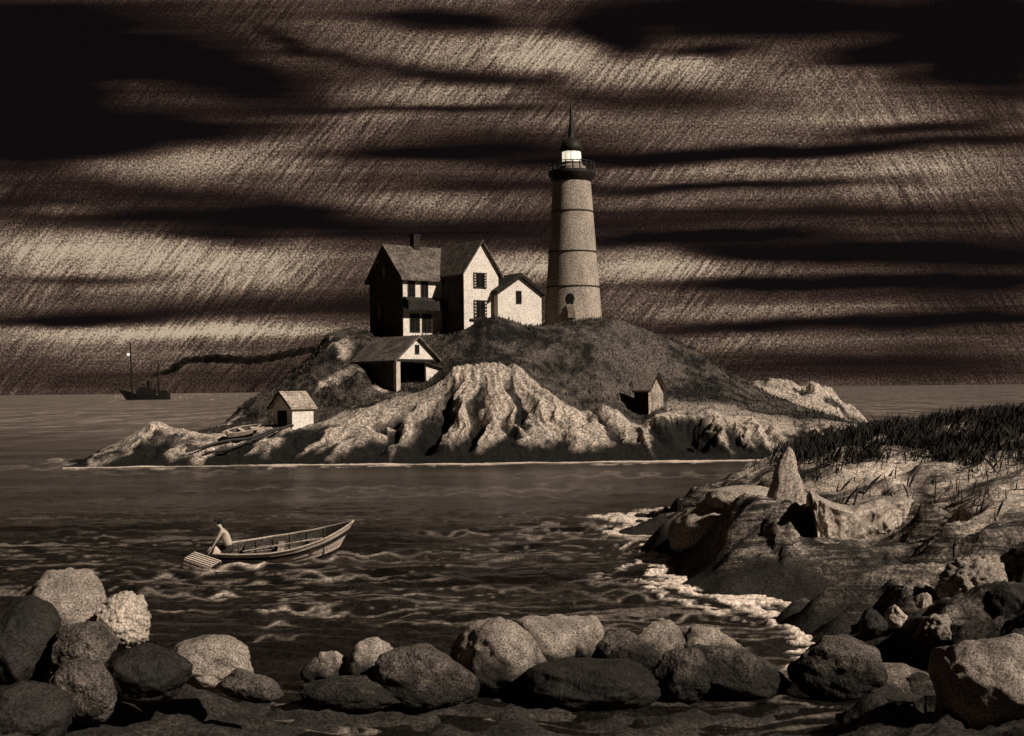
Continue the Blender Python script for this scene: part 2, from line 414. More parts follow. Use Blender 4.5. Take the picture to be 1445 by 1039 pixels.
f2 = sum(w_ * ridged(q_ * 4.6 + 9, Yi * .08 + .05 * Zi, 7.5, 2) for q_, w_ in fans)
warp = fbm(Xi * .25, Yi * .25, 4.4, 3)
f3 = ridged(Xi * .35 + warp, Yi * .5, 1.2, 4)
gul = (f1 - .6) * (2.4 - 1.2 * sstep(830, 900, PX)) * (.5 + 1.2 * sstep(-.35, .35, fbm(Xi * .15, Yi * .2, 31.0, 2))) + (f2 - .6) * .5 * (.3 + 1.4 * sstep(-.3, .3, fbm(Xi * .3, Yi * .3, 41.0, 2)))
left = 1 - sstep(420, 560, PX)
Zi = Zi + fr * (gul * (1 - .75 * left) * 1.0 + (f3 - .6) * (.12 + .35 * left))
Zi = Zi + sstep(99, 104, Yi) * (fbm(Xi * .22, Yi * .22, 8.1, 3) * .42 + fbm(Xi * 1.1, Yi * 1.1, 3.1, 3) * .06) * (1 - .6 * sstep(114, 117, Yi) * sstep(500, 540, PX) * (1 - sstep(860, 900, PX)))
shoulder = sstep(300, 360, PX) * (1 - sstep(480, 520, PX)) * sstep(106, 109, Yi)
Zi += shoulder * (ridged(Xi * .3 + .25 * Yi, Yi * .1, 6.6, 3) - .5) * .6
knob = sstep(1040, 1090, PX) * sstep(117, 121, Yi) + sstep(950, 1000, PX) * (1 - sstep(101, 108, Yi)) * 0
Zi += knob * (ridged(Xi * .35, Yi * .2 + .1 * Xi, 9.9, 4) - .6) * .9
grass = sstep(105.2, 106.6, Yi + fbm(Xi * .5, Yi * .5, 5.5, 3) * 1.2)
grass *= np.where(PX < 640, np.clip(1 - (1 - sstep(560, 620, PX)) * sstep(.12, .5, fbm(Xi * .16 + 3, Yi * .25, 2.2, 4)) * (1 - sstep(470, 520, PX) * sstep(110, 113, Yi)), 0, 1), 1)
grass *= 1 - knob * sstep(-.05, .2, fbm(Xi * .2, Yi * .2, 1.7, 3) + .15)
grass *= np.where(PX > 940, 1 - .6 * (1 - sstep(108, 112, Yi)), 1)
wet = 1 - sstep(.9, 2.3, Zi + fbm(Xi * .3, Yi * .3, 3.7, 4) * 1.2 + (f1 - .6) * 2.4 + 1.0 * (1 - sstep(200, 500, PX)))
gully_shade = sstep(.06, .30, .62 - f1 + .25 * fbm(Xi * .5, Yi * .5, 61.0, 3)) * fr * sstep(.0, .3, fbm(Xi * .12, Yi * .1, 51.0, 2) + .25)  # shade in the gullies, painted as dark streaks along the grooves
grass = np.clip(grass + .85 * gully_shade, 0, 1)  # grass plus the painted gully darkening

def terrain_mat(name, rock, grassc, wetc, scale, grain, bdist):
    m, nt, b = new_mat(name)
    pos = nt.node('ShaderNodeNewGeometry').outputs['Position']
    n1 = nt.noise(pos, scale, 8, 0.62, 0.5)
    n2 = nt.noise(nt.mapping(pos, scale=(1, 1, .35)), scale * 3.3, 6, 0.6)
    rk = nt.ramp(n1, [(0.32, tone(rock[0])), (0.62, tone(rock[1]))])
    rk = nt.mix(nt.ramp(n2, [(0.44, (0, 0, 0, 1)), (0.5, (.45, .45, .45, 1)), (0.54, (0, 0, 0, 1))]), rk, tone(rock[0] * .35))
    n4 = nt.noise(nt.mapping(pos, scale=(1, 1, 1.6)), scale * .42, 4, .6, .8)
    gr = nt.ramp(nt.math('ADD', nt.math('MULTIPLY', n2, .45), nt.math('MULTIPLY', n4, .55)), [(0.43, tone(grassc[0])), (0.58, tone(grassc[1]))])
    a = nt.node('ShaderNodeAttribute', attribute_name='grass').outputs['Fac']  # on the island this mask also holds the painted gully shade
    a = nt.math('MULTIPLY_ADD', nt.math('ADD', a, nt.math('MULTIPLY_ADD', n1, .8, -.4)), 2.0, -.5, clamp=True)
    c = nt.mix(a, rk, gr)
    wa = nt.node('ShaderNodeAttribute', attribute_name='wet').outputs['Fac']
    c = nt.mix(wa, c, tone(wetc))
    c = nt.mix(1.0, c, grainy(nt, pos, grain, .3, 1.6), 'MULTIPLY')
    nt.link(c, b.inputs['Base Color']); b.inputs['Roughness'].default_value = .9
    bp = nt.node('ShaderNodeBump'); bp.inputs['Strength'].default_value = .8; bp.inputs['Distance'].default_value = bdist
    nt.link(nt.math('ADD', nt.math('ADD', n1, n2), nt.math('MULTIPLY', nt.noise(pos, grain * .6, 3, .6), .3)), bp.inputs['Height'])
    nt.link(bp.outputs[0], b.inputs['Normal'])
    return m
isle = grid_mesh('island_terrain', Xi, Yi, Zi, terrain_mat('island_ground', (.30, .5), (.008, .10), .008, .32, 5.5, .35), {'grass': grass, 'wet': wet})  # grass mask includes the painted gully shade
tag(isle, 'rocky island with pale fluted cliffs and dark grass on top', 'island', kind='structure')

def isle_z(x, y):
    px = x / y * F + CX
    j = min(max(int(px - pxs[0]), 0), len(pxs) - 1); i = min(int(np.searchsorted(Ds, y)), len(Ds) - 1)
    return float(Zi[i, j])

# ------------------------------------------------------------------ the near shore and headland
CT = []
def c(px, py, z): v = PZ(px, py, z); CT.append(tuple(v))
def cd(px, py, D): CT.append(tuple(P(px, py, D)))
def cw(px, D, z): CT.append(((px - CX) / F * D, D, z))
for a in [(835,733),(900,755),(965,785),(1002,806),(975,818),(940,826),(1010,842),(1060,862),(1110,882),(1190,904),(1240,925),(1150,950),(1115,965)]: c(*a, 0.0)
for a in [(760,733),(850,775),(920,800),(880,835),(980,870),(1060,905),(1130,928),(1060,945)]: c(*a, -1.1)
for a in [(650,735),(700,790),(600,850),(850,880)]: c(*a, -2.4)
for a in [(1118,640,56),(1180,627,55),(1250,614,54),(1330,602,52),(1400,592,50),(1500,584,48),(1650,575,46)]: cd(*a)
for a in [(1090,62,-1),(1000,60,-1.5),(900,62,-2),(1250,66,-1),(1400,66,1.5),(1600,66,3),(800,64,-2.5),(1350,75,-2),(1100,75,-2.5),(1600,76,0)]: cw(*a)
for a in [(880,748,.15),(930,752,.5),(975,730,1.0),(1010,708,1.5),(1060,700,1.8),(1095,698,2.0),(1130,668,2.7),(1190,685,2.5),(1300,692,2.7),(1400,682,3.0),(1470,690,3.0),
          (1160,712,2.15),(1215,716,2.15),(1280,712,2.3),(1185,795,.7),(1240,785,.8),(1290,762,1.2),(1310,740,1.8),
          (1000,770,.6),(1060,780,.8),(1100,805,.6),(1045,835,.25),(1130,850,.4),(1195,875,.35),(1250,895,.4),(1105,745,1.4),(1350,745,2.1),(1420,745,2.3),
          (1340,800,1.4),(1420,800,1.6),(1270,835,.9),(1400,870,1.1),(1330,900,.7),(1390,960,.8),(1300,940,.3),(1460,900,1.3),(1460,1000,.9),(1560,900,1.4),(1580,720,2.8),(1600,1039,1.1),(1700,900,1.5),(1750,1039,1.2)]: c(*a)
for x_, y_, z_ in ((12, 20, 1.6), (18, 20, 1.7), (16, 27, 2.3), (14, 32, 2.7), (22, 32, 2.8), (22, 24, 2.0), (20, 40, 3.6)): CT.append((x_, y_, z_))
for a in [(-60,960,.8),(60,950,.6),(200,965,.4),(300,975,.1),(400,990,-.25),(500,985,-.1),(700,985,-.1),(900,985,-.1),(1050,985,-.2),(1130,985,-.3),(1250,975,.1)]: c(*a)
for a in [(0,880,-.6),(200,930,-1.0),(350,925,-1.1),(500,905,-1.1),(700,890,-1.2),(900,900,-1.1),(1020,915,-1.0),(-80,870,-.3)]: c(*a)
for a in [(-100,1060,1.2),(100,1060,.8),(300,1060,.3),(600,1060,.1),(900,1060,.1),(1200,1060,.3),(1400,1060,1.3),(1600,1060,1.5)]: c(*a)
for x_, y_, z_ in ((30, 30, 2.6), (38, 40, 3.6), (30, 20, 2.2), (40, 25, 2.4), (24, 12, 2.0), (38, 10, 2.2), (40, 60, 3.4), (40, 75, 0)): CT.append((x_, y_, z_))
for x in (-20, -10, 0, 10, 20):
    CT.append((x, 9.0, 1.9)); CT.append((x, 3.0, 3.0)); CT.append((x, -6.0, 3.4))
CT = np.array(CT)
def U(r): return np.where(r > 1e-6, r * r * np.log(np.maximum(r, 1e-9)), 0)
n = len(CT); A = np.zeros((n + 3, n + 3)); d = np.hypot(CT[:, None, 0] - CT[None, :, 0], CT[:, None, 1] - CT[None, :, 1])
A[:n, :n] = U(d) + np.eye(n) * 0.6; A[:n, n] = 1; A[:n, n + 1:] = CT[:, :2]; A[n, :n] = 1; A[n + 1:, :n] = CT[:, :2].T
wts = np.linalg.solve(A, np.concatenate([CT[:, 2], [0, 0, 0]]))
gx = np.arange(-24, 42.01, .13); gy = np.arange(-6, 80.01, .16)
GX, GY = np.meshgrid(gx, gy)
GZ = wts[n] + wts[n + 1] * GX + wts[n + 2] * GY
for k in range(n): GZ += wts[k] * U(np.hypot(GX - CT[k, 0], GY - CT[k, 1]))
GZ = np.clip(GZ, -3, 6.0)
# folds and lumps of the ledges
lump = sstep(-.6, .8, GZ) * sstep(17, 22, GY)
wx = fbm(GX * .18, GY * .18, 1.1, 3) * 1.6
right = sstep(3, 8, GX)
fold = ridged(GX * .18 + wx * .6, GY * .46 + GX * .26 + wx * .8, 5.2, 3)
plate = sstep(1.9, 2.5, GZ)
GZ0 = GZ.copy()
GZ = GZ + lump * right * (1 - plate) * (ridged(GX * .4 + wx, GY * 1.0 + GX * .6 + wx * 1.4, 15.2, 2) - .6) * .28
GZ = GZ + lump * right * (fold - .6) * (1.15 - .85 * plate)
GZ = GZ + lump * (fbm(GX * .7, GY * .7, 2.9, 4) * .16 + fbm(GX * 2.4, GY * 2.4, 4.9, 3) * .05)
# the block with a broken vertical face: step the ground there
a0, a1 = PZ(1150, 713, 2.2), PZ(1305, 716, 2.35)
dirv = (a1 - a0).xy.normalized(); nv = Vector((dirv.y, -dirv.x))
S_ = (GX - a0.x) * dirv.x + (GY - a0.y) * dirv.y; T_ = (GX - a0.x) * nv.x + (GY - a0.y) * nv.y
Ls = (a1 - a0).xy.length
wob = fbm(S_ * .8, 0 * S_, 3.3, 3) * .25
inb = sstep(-.25, .1, S_) * (1 - sstep(Ls - .3, Ls + 1.0, S_))
low = .75 + .9 * sstep(Ls * .45, Ls * 1.1, S_) + (0.25 * fbm(S_ * 2.2, T_ * .2, 9.2, 3))
front = sstep(0 + .0, .28, T_ + wob) * (1 - sstep(1.6, 3.6, T_))
GZ = GZ * (1 - inb * front) + np.minimum(GZ, low) * inb * front
ssp = PZ(1110, 728, 1.75)
gm_ = np.exp(-(((GX - ssp.x) / 2.4) ** 2 + ((GY - ssp.y) / 3.0) ** 2)); GZ = GZ + (1.85 + .35 * fbm(GX * .9, GY * .9, 77.0, 3) - GZ) * np.clip(gm_ * 1.3, 0, 1)
for hx, hy, hz_, ha, hr_ in ((1050, 775, .9, .55, 1.7), (1110, 806, .7, .5, 2.0), (1175, 850, .5, .35, 1.8), (1040, 740, 1.2, .5, 1.6), (1270, 870, .8, .4, 2.2), (940, 752, .4, .35, 1.6)):
    hp = PZ(hx, hy, hz_); GZ = GZ + ha * np.exp(-(((GX - hp.x) / hr_) ** 2 + ((GY - hp.y) / (hr_ * 1.3)) ** 2) ** 1.5)
fgl = 1 - sstep(22, 27, GY); GZ = GZ + fgl * ((ridged(GX * .5, GY * .6, 71.0, 4) - .6) * .45)
sand = sstep(1.95, 2.3, GZ0) * right * sstep(-.3, .15, fbm(GX * .35, GY * .35, 7.1, 4) + .1)
PXg = GX / np.maximum(GY, 1) * F + CX
PYg = HY - (GZ - H) / np.maximum(GY, 1) * F
edge = sstep(640, 668, PYg - (PXg - 1150) * .02 + fbm(GX * .5, GY * .5, 3.3, 3) * 14)
gmask = right * sstep(2.4, 2.75, GZ0) * (1 - edge)
wet2 = .9 * fgl + (1 - fgl) * np.clip(1 - sstep(.45, 1.3, GZ + fbm(GX * .5, GY * .5, 6.3, 3) * .55), 0, 1)
def shore_mat():
    m, nt, b = new_mat('ledge_ground')
    pos = nt.node('ShaderNodeNewGeometry').outputs['Position']
    n1 = nt.noise(pos, .7, 8, 0.62, 0.6); n2 = nt.noise(pos, 3.0, 6, .62)
    n3 = nt.noise(nt.mapping(pos, rot=(0, 0, R(28)), scale=(.28, 1.7, 3.4)), 1.0, 5, .6, 1.4)
    rk = nt.ramp(nt.math('ADD', nt.math('MULTIPLY', n1, .35), nt.math('MULTIPLY', n3, .65)), [(0.45, tone(.025)), (0.61, tone(.36))])
    rk = nt.mix(nt.ramp(n2, [(0.42, (0, 0, 0, 1)), (0.49, (.7, .7, .7, 1)), (0.53, (0, 0, 0, 1))]), rk, tone(.03))
    sd = nt.ramp(n2, [(0.36, tone(.25)), (0.5, tone(.62))])
    at = lambda k: nt.node('ShaderNodeAttribute', attribute_name=k).outputs['Fac']
    c_ = nt.mix(at('sand'), rk, sd)
    c_ = nt.mix(at('grass'), c_, nt.ramp(n2, [(0.4, tone(.03)), (0.62, tone(.42))]))
    c_ = nt.mix(at('wet'), c_, tone(.02))
    c_ = nt.mix(1.0, c_, grainy(nt, pos, 15, .3, 1.6), 'MULTIPLY')
    nt.link(c_, b.inputs['Base Color']); b.inputs['Roughness'].default_value = .9
    bp = nt.node('ShaderNodeBump'); bp.inputs['Strength'].default_value = .7; bp.inputs['Distance'].default_value = .15
    nt.link(nt.math('ADD', n1, nt.math('MULTIPLY', n2, .6)), bp.inputs['Height']); nt.link(bp.outputs[0], b.inputs['Normal'])
    return m
shore = grid_mesh('rocky_shore', GX, GY, GZ, shore_mat(), {'sand': sand, 'grass': gmask, 'wet': wet2})
tag(shore, 'folded rock headland and near shore sloping into the dark water', 'shore', kind='structure')
def shore_z(x, y):
    fx = np.clip((np.asarray(x) - gx[0]) / .13, 0, len(gx) - 1.001); fy = np.clip((np.asarray(y) - gy[0]) / .16, 0, len(gy) - 1.001)
    i = fy.astype(int); j = fx.astype(int); u = fx - j; v = fy - i
    z = GZ[i, j] * (1 - u) * (1 - v) + GZ[i, j + 1] * u * (1 - v) + GZ[i + 1, j] * (1 - u) * v + GZ[i + 1, j + 1] * u * v
    ins = (np.asarray(x) > gx[0]) & (np.asarray(x) < gx[-1]) & (np.asarray(y) > gy[0]) & (np.asarray(y) < gy[-1])
    return np.where(ins, z, -3)

# ------------------------------------------------------------------ the water
cols = np.concatenate([np.arange(-900, -60, 12.0), np.arange(-60, 1500, 1.8), np.arange(1500, 2400, 12.0)])
ang = np.concatenate([np.arange(600, 100, -1.1), np.arange(100, 8, -.9), np.array([7, 6, 5, 4, 3, 2.4, 1.8, 1.2, .8, .5, .25])])
Dr = H * F / ang
WX = (cols[None, :] - CX) / F * Dr[:, None]; WY = Dr[:, None] + 0 * WX
near = 1 - sstep(70, 300, WY)
wv = fbm(WX * .16 + .6 * fbm(WX * .1, WY * .1, 2.0, 2), WY * .62, 1.5, 3) * .17
wv += (ridged(WX * .34, WY * 1.1 + .15 * WX, 8.5, 3) - .6) * .11
wv += fbm(WX * 1.3, WY * 2.6, 5.5, 2) * .03
calm = 1 - .55 * sstep(45, 70, WY)
WZ = wv * near * calm
sz = shore_z(WX, WY)
jx = np.clip((cols - pxs[0]).astype(int), 0, len(pxs) - 1)
front_D = np.full(len(pxs), 98.6)
for j in range(len(pxs)):
    k = np.argmax(Zi[:, j] > 0.0); front_D[j] = Ds[k] if Zi[k, j] > 0 else 400
fD = front_D[jx]; fD = np.where((cols < pxs[0]) | (cols > pxs[-1]) | (fD > 140), 1e9, fD)
foam = np.zeros_like(WX)
nz = fbm(WX * .35, WY * .9, 12.2, 4)
nzf = fbm(WX * 3.0, WY * 3.0, 2.2, 3)
nz2 = fbm(WX * .22, WY * .22, 14.2, 2)
dist = fD[None, :] - WY
foam += 2.2 * (1 - sstep(.3, 1.5, np.abs(dist - .4) + nz * 1.0 - .2)) * (dist < 3)
foam += .8 * (1 - sstep(.05, .5, np.abs(dist - 3.2 - nz * 2.2))) * sstep(-.2, .2, fbm(WX * .12, WY * .1, 3.9, 2)) * (dist > 0)
# surf along the headland, tongues reaching out
pxw = cols[None, :] + 0 * WX; pyw = ang[:, None] + HY + 0 * WX
inh = sstep(820, 860, pxw) * (1 - sstep(1190, 1260, pxw)) * (WY < 60) * (1 - sstep(930, 955, pyw))
sh = sz + nz * .3 + nzf * .14 + .1 * fbm(WX * 1.2, WY * 3.5, 33.0, 2)
foam += inh * (1 - sstep(.03, .2, np.abs(sh + .12))) * 2.2
foam += inh * 1.0 * (1 - sstep(.0, .14, np.abs(sh + .75 + .2 * nz))) * sstep(-.1, .25, fbm(WX * .3, WY * .3, 6.1, 2))
STREAKS = [(520,783,50,3,.9),(470,788,40,2.5,.8),(330,800,45,4,1),(300,806,25,4,1),(380,799,40,3,.8),(300,834,40,4,1),(298,847,28,3,.9),(255,864,35,4,.7),(385,864,35,4,.7),(392,880,17,4,.9),
 (240,812,30,3,.6),(345,822,30,3,.6),(450,812,45,3,.55),(530,812,40,3,.5),(470,838,50,3,.4),(550,820,35,3,.5),(230,832,25,3,.5),(430,862,35,3,.6),(350,905,60,3,.45),(470,865,20,3,.5),
 (600,880,60,3,.4),(600,850,60,3,.35),(560,845,30,3,.4),(700,832,60,4,.4),(720,752,90,3,.5),(640,751,40,2,.4),(790,743,60,3,.5),(830,757,40,3,.5),(905,838,55,3,.5),(900,825,60,3,.5),(860,820,50,3,.4),
 (890,850,60,3,.4),(950,870,50,3,.5),(1000,885,60,3,.6),(1050,900,50,3,.6),(860,880,50,3,.35),(200,648,60,3,1),(150,656,50,3,.8),(100,652,30,4,.9),(230,638,30,5,.8),
 (170,561,14,2,1),(285,558,60,1.4,1),(1135,941,28,5,1.2),(1100,884,30,4,.7),(360,770,0.1,0.1,0),(560,790,30,2,.6),
 (130,660,200,6,.35),(250,668,150,5,.25),(450,690,200,5,.2),(640,700,200,5,.2),(900,672,160,4,.3),(760,690,120,5,.2)]
for (sx, sy, rx, ry, am) in STREAKS:
    if am == 0: continue
    p0 = PZ(sx, sy, 0); spy = HY + H * F / p0.y; spx = p0.x / p0.y * F + CX
    q = ((pxw - spx) / (rx * 1.15)) ** 2 + ((pyw - spy + np.sin(pxw * .11 + sx) * 2.2 + nz2 * 6) / (ry * .36)) ** 2
    foam += am * .62 * np.exp(-q) 
foam = np.clip(foam * (.9 + .6 * nzf), 0, 1)
glint = np.maximum(ridged(WX * .13 + .3 * nz2, WY * .85 + .6 * nz2, 17.7, 1), ridged(WX * .22 + .3 * nz2, WY * 1.7 + .6 * nz2, 27.7, 1) - .02)
foam = np.clip(foam + sstep(.86, .98, glint + nzf * .03) * sstep(-.25, .3, fbm(WX * .09, WY * .14, 9.1, 2)) * .24 * (1 - sstep(46, 66, WY)), 0, 1)  # thin wave-crest glints painted pale into the foam mask
pale = .16 * sstep(45, 75, WY) + .62 * sstep(105, 260, WY) + .1 * fbm(WX * .05, WY * .2, 19.1, 3)  # far water paled in its colour, standing in for sunlit, sky-reflecting sea
WZ = WZ + foam * .06 * (1 - sstep(90, 110, WY))
m, nt, b = new_mat('dark_sea_water')
pos = nt.node('ShaderNodeNewGeometry').outputs['Position']
fa = nt.node('ShaderNodeAttribute', attribute_name='foam').outputs['Fac']  # foam plus the painted wave-crest glints
gs = grainy(nt, nt.mapping(pos, scale=(1, .45, 1)), 11, .45, 1.5)
patch = nt.noise(nt.mapping(pos, scale=(.25, 1, 1)), .11, 5, .6)
bc = nt.ramp(patch, [(0.35, tone(.003)), (0.7, tone(.016))])
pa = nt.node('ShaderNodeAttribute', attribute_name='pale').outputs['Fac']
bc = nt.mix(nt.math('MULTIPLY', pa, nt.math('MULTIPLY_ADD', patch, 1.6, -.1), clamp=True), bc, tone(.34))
foamc = nt.mix(fa, bc, tone(.72))
fg_ = nt.ramp(nt.noise(nt.mapping(pos, scale=(.55, .06, 1)), 1.0, 4, .75), [(0.4, (.35, .35, .35, 1)), (0.62, (1.6, 1.6, 1.6, 1))])
fg2 = nt.ramp(nt.noise(nt.mapping(pos, scale=(.14, .012, 1)), 1.0, 5, .8), [(0.4, (.3, .3, .3, 1)), (0.6, (1.7, 1.7, 1.7, 1))])
fg_ = nt.mix(1.0, fg_, fg2, 'MULTIPLY')
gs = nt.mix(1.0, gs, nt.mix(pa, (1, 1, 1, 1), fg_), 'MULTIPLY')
nt.link(nt.mix(1.0, foamc, gs, 'MULTIPLY'), b.inputs['Base Color'])
nt.link(nt.math('MULTIPLY_ADD', fa, .5, .24), b.inputs['Roughness']); b.inputs['Specular IOR Level'].default_value = .45
b.inputs['IOR'].default_value = 1.33
bp = nt.node('ShaderNodeBump'); bp.inputs['Strength'].default_value = .9; bp.inputs['Distance'].default_value = .22
r3 = nt.noise(nt.mapping(pos, scale=(.45, 1, 1)), 4.5, 4, .6)
r1 = nt.noise(nt.mapping(pos, scale=(.35, 1, 1)), 1.3, 6, .65)
r2 = nt.noise(nt.mapping(pos, scale=(.3, 1, 1)), .16, 6, .6)
nt.link(nt.math('ADD', nt.math('ADD', r1, nt.math('MULTIPLY', r3, .3)), nt.math('MULTIPLY', r2, 2.2)), bp.inputs['Height']); nt.link(bp.outputs[0], b.inputs['Normal'])
sea = grid_mesh('water', WX, WY, WZ, m, {'foam': foam, 'pale': np.clip(pale, 0, 1)})  # foam mask includes the painted glints
tag(sea, 'dark choppy sea with pale foam lines along the rocks', 'sea', kind='structure')
# sea bed keeps the deep water dark
SB = MB().box(-30000, 30000, -100, 60000, -6, -5).build('sea_bed', M['dark_inside']); tag(SB, 'dark sea bed below the water', 'sea bed', kind='structure')

# ------------------------------------------------------------------ grass tufts
def blades(name, pts, hmin, hmax, wd, mat, lean=.3):
    k = len(pts); h = RNG.uniform(hmin, hmax, k) * (0.6 + .4 * RNG.random(k)); a = RNG.uniform(0, math.pi, k)
    dx = np.cos(a) * wd; dy = np.sin(a) * wd
    lx = RNG.normal(.15, lean, k) * h; ly = RNG.normal(0, lean, k) * h
    p = pts
    v = np.empty((k, 4, 3)); 
    v[:, 0] = p + np.stack([-dx, -dy, 0 * dx - .03], -1); v[:, 1] = p + np.stack([dx, dy, 0 * dx - .03], -1)
    v[:, 2] = p + np.stack([dx * .8 + lx * .4, dy * .8 + ly * .4, h * .55], -1); v[:, 3] = p + np.stack([lx, ly, h], -1)
    h = h * 1.0; me = bpy.data.meshes.new(name); me.vertices.add(k * 4); me.vertices.foreach_set('co', v.ravel().astype(np.float32))
    q = (np.arange(k)[:, None] * 4 + np.array([[0, 1, 2, 0, 2, 3]])).ravel()
    me.loops.add(len(q)); me.loops.foreach_set('vertex_index', q.astype(np.int32)); me.polygons.add(k * 2)
    me.polygons.foreach_set('loop_start', (np.arange(k * 2) * 3).astype(np.int32)); me.update(calc_edges=True)
    me.materials.append(mat)
    return link(bpy.data.objects.new(name, me))
kx = RNG.uniform(5, 40, 330000); ky = RNG.uniform(24, 62, 330000)
gi = np.clip(((ky - gy[0]) / .16).astype(int), 0, len(gy) - 1); gj = np.clip(((kx - gx[0]) / .13).astype(int), 0, len(gx) - 1)
cl = sstep(-.15, .3, fbm(kx * .8, ky * .35, 4.4, 3))
keep = RNG.random(len(kx)) < (gmask[gi, gj] * (.10 + .90 * cl ** 1.3) * .95 + .04 * sand[gi, gj] * cl)
kx, ky = kx[keep], ky[keep]
g1 = blades('grass', np.stack([kx, ky, shore_z(kx, ky)], -1), .2, .8, .022, M['grass_blade'])
tag(g1, 'dark wind-bent beach grass covering the top of the headland', 'grass', kind='stuff')
m_ = RNG.random(Zi.shape) < np.where((Yi > 105) & (Yi < 127) & (Zi > 1), grass * .035 * (np.gradient(Ds)[:, None] / .1), 0)
ii, jj = np.nonzero(m_)
g2 = blades('grass', np.stack([Xi[ii, jj], Yi[ii, jj], Zi[ii, jj]], -1), .15, .45, .06, M['grass_isle'])
tag(g2, 'short dark grass growing over the island hill', 'grass', kind='stuff')

# ------------------------------------------------------------------ buildings
def gable_wall(mb, w_, d_, he, hr, z0=-2.0, x0=0.0, y0=0.0):
    mb.prism([(x0, z0), (x0 + w_, z0), (x0 + w_, he), (x0 + w_ / 2, he + hr), (x0, he)], y0, y0 + d_)
def gable_roof(mb, w_, y0, y1, he, hr, x0=0.0, over=.35, th=.16):
    """two slabs, ridge along y"""
    s = hr / (w_ / 2); c_ = x0 + w_ / 2; zt = he + hr + .02
    xl = x0 - over; zl = he - over * s
    mb.prism([(xl, zl), (c_, zt), (2 * c_ - xl, zl), (2 * c_ - xl, zl + th * 1.3), (c_, zt + th * 1.3), (xl, zl + th * 1.3)], y0, y1)

def window(parent, x, z, w_, h_, y=-.0, shutters=False, sill=False, mtx=None, pane_mat=None):
    fr = MB(); t = .07
    fr.box(x, x + w_, y - .07, y - .004, z + h_ - t, z + h_, mtx).box(x, x + w_, y - .07, y - .004, z, z + t, mtx)
    fr.box(x, x + t, y - .07, y - .004, z + t, z + h_ - t, mtx).box(x + w_ - t, x + w_, y - .07, y - .004, z + t, z + h_ - t, mtx)
    f = fr.build('window', M['frame'], parent)
    MB().box(x + t, x + w_ - t, y - .03, y - .005, z + t, z + h_ - t, mtx).build('pane', M['pane'], f)
    mu = MB().box(x + w_ / 2 - .02, x + w_ / 2 + .02, y - .05, y - .032, z + t, z + h_ - t, mtx)
    mu.build('muntin', M['frame'], f)
    if shutters:
        for sx in (x - .02, x + w_ - .28):
            sh_ = MB()
            sh_.box(sx, sx + .3, y - .10, y - .075, z, z + h_, mtx)
            nf = len(sh_.f)
            for k in range(5):
                zz = z + h_ * (.1 + .18 * k)
                sh_.box(sx + .05, sx + .22, y - .125, y - .070, zz, zz + h_ * .075, mtx)
            so_ = sh_.build('shutter', M['frame'], f); so_.data.materials.append(M['trim'])
            for p_ in so_.data.polygons:
                if p_.index >= nf: p_.material_index = 1
    if sill:
        MB().box(x - .5, x + w_ + .5, y - .22, y - .004, z - .2, z - .05, mtx).build('sill', M['frame'], f)
        MB().box(x + .1, x + w_ - .1, y - .18, y - .004, z - .5, z - .3, mtx).build('flower_box', M['frame'], f)
    return f

AL = R(38)
A0 = P(569, 474, 118)
house = empty('keepers_house', A0, AL)
tag(house, 'large white clapboard house with dark left gable, chimney and steep cross wing on the island', 'house')
s_ = F / 118
mb = MB()
# main block, its ridge runs along local x: the gable faces left
mb.prism([(0, -2), (5.9, -2), (5.9, 5.75), (2.95, 8.75), (0, 5.75)], 0, 8.5, axis='x')
mb.build('wall', M['white_wall'], house)
# dark sheet over the left end, its shade put into the colour
MB().prism([(-.05, -2), (5.95, -2), (5.95, 5.72), (2.95, 8.76), (-.05, 5.72)], -.05, -.003, axis='x').build('gable_shade', M['shaded_wall'], house)
gi_ = MB().prism([(-.45, 5.3), (2.95, 8.8), (6.35, 5.3), (6.35, 5.52), (2.95, 9.02), (-.45, 5.52)], -.4, 8.9, axis='x')
roof = gi_.build('roof', M['shingle'], house)
MB().box(3.05, 3.75, 2.6, 3.3, 8.2, 10.05).box(2.98, 3.82, 2.53, 3.37, 10.05, 10.2).build('chimney', M['brick'], roof)
# cross wing: gable faces the front
wx0, wf, ww = 4.6, -3.6, 4.15
mb = MB(); gable_wall(mb, ww, 3.6 + 3, 6.15, 2.85, x0=wx0, y0=wf); mb.build('wing_wall', M['white_wall'], house)
MB().box(wx0 - .05, wx0 - .003, wf + .02, -.003, -2, 6.1).build('wing_shade', M['shaded_wall'], house)  # dark sheet standing in for shade on the wing's left wall
mb = MB(); gable_roof(mb, ww, wf - .35, 3.0, 6.15, 2.85, x0=wx0, over=.38); mb.build('wing_roof', M['shingle'], house)
# windows front
window(house, .55, 3.7, .85, 1.65); window(house, 2.05, 3.7, .85, 1.65)
window(house, .75, .35, 1.15, 1.8); window(house, 2.15, .35, 1.15, 1.8)
pr = MB().prism([(-.95, 2.45), (-.003, 2.75), (-.003, 3.75), (-.95, 3.3)], .02, 4.54, axis='x').build('porch_roof', M['dark_shingle'], house)
window(house, wx0 + 1.15, 4.55, 1.5, 1.5, y=wf, shutters=True)
window(house, wx0 + 1.15, 1.65, 1.5, 1.75, y=wf, shutters=True, sill=True)
# two small windows on the dark end
mt = Matrix.Translation((-.05, 0, 0)) @ Matrix.Rotation(R(-90), 4, 'Z')
for yy_, zz_ in ((-3.3, 5.7), (-4.3, 1.9)):
    f = MB().box(yy_, yy_ + .4, -.08, -.004, zz_, zz_ + 1.1, mt).build('end_window', M['board'], house)

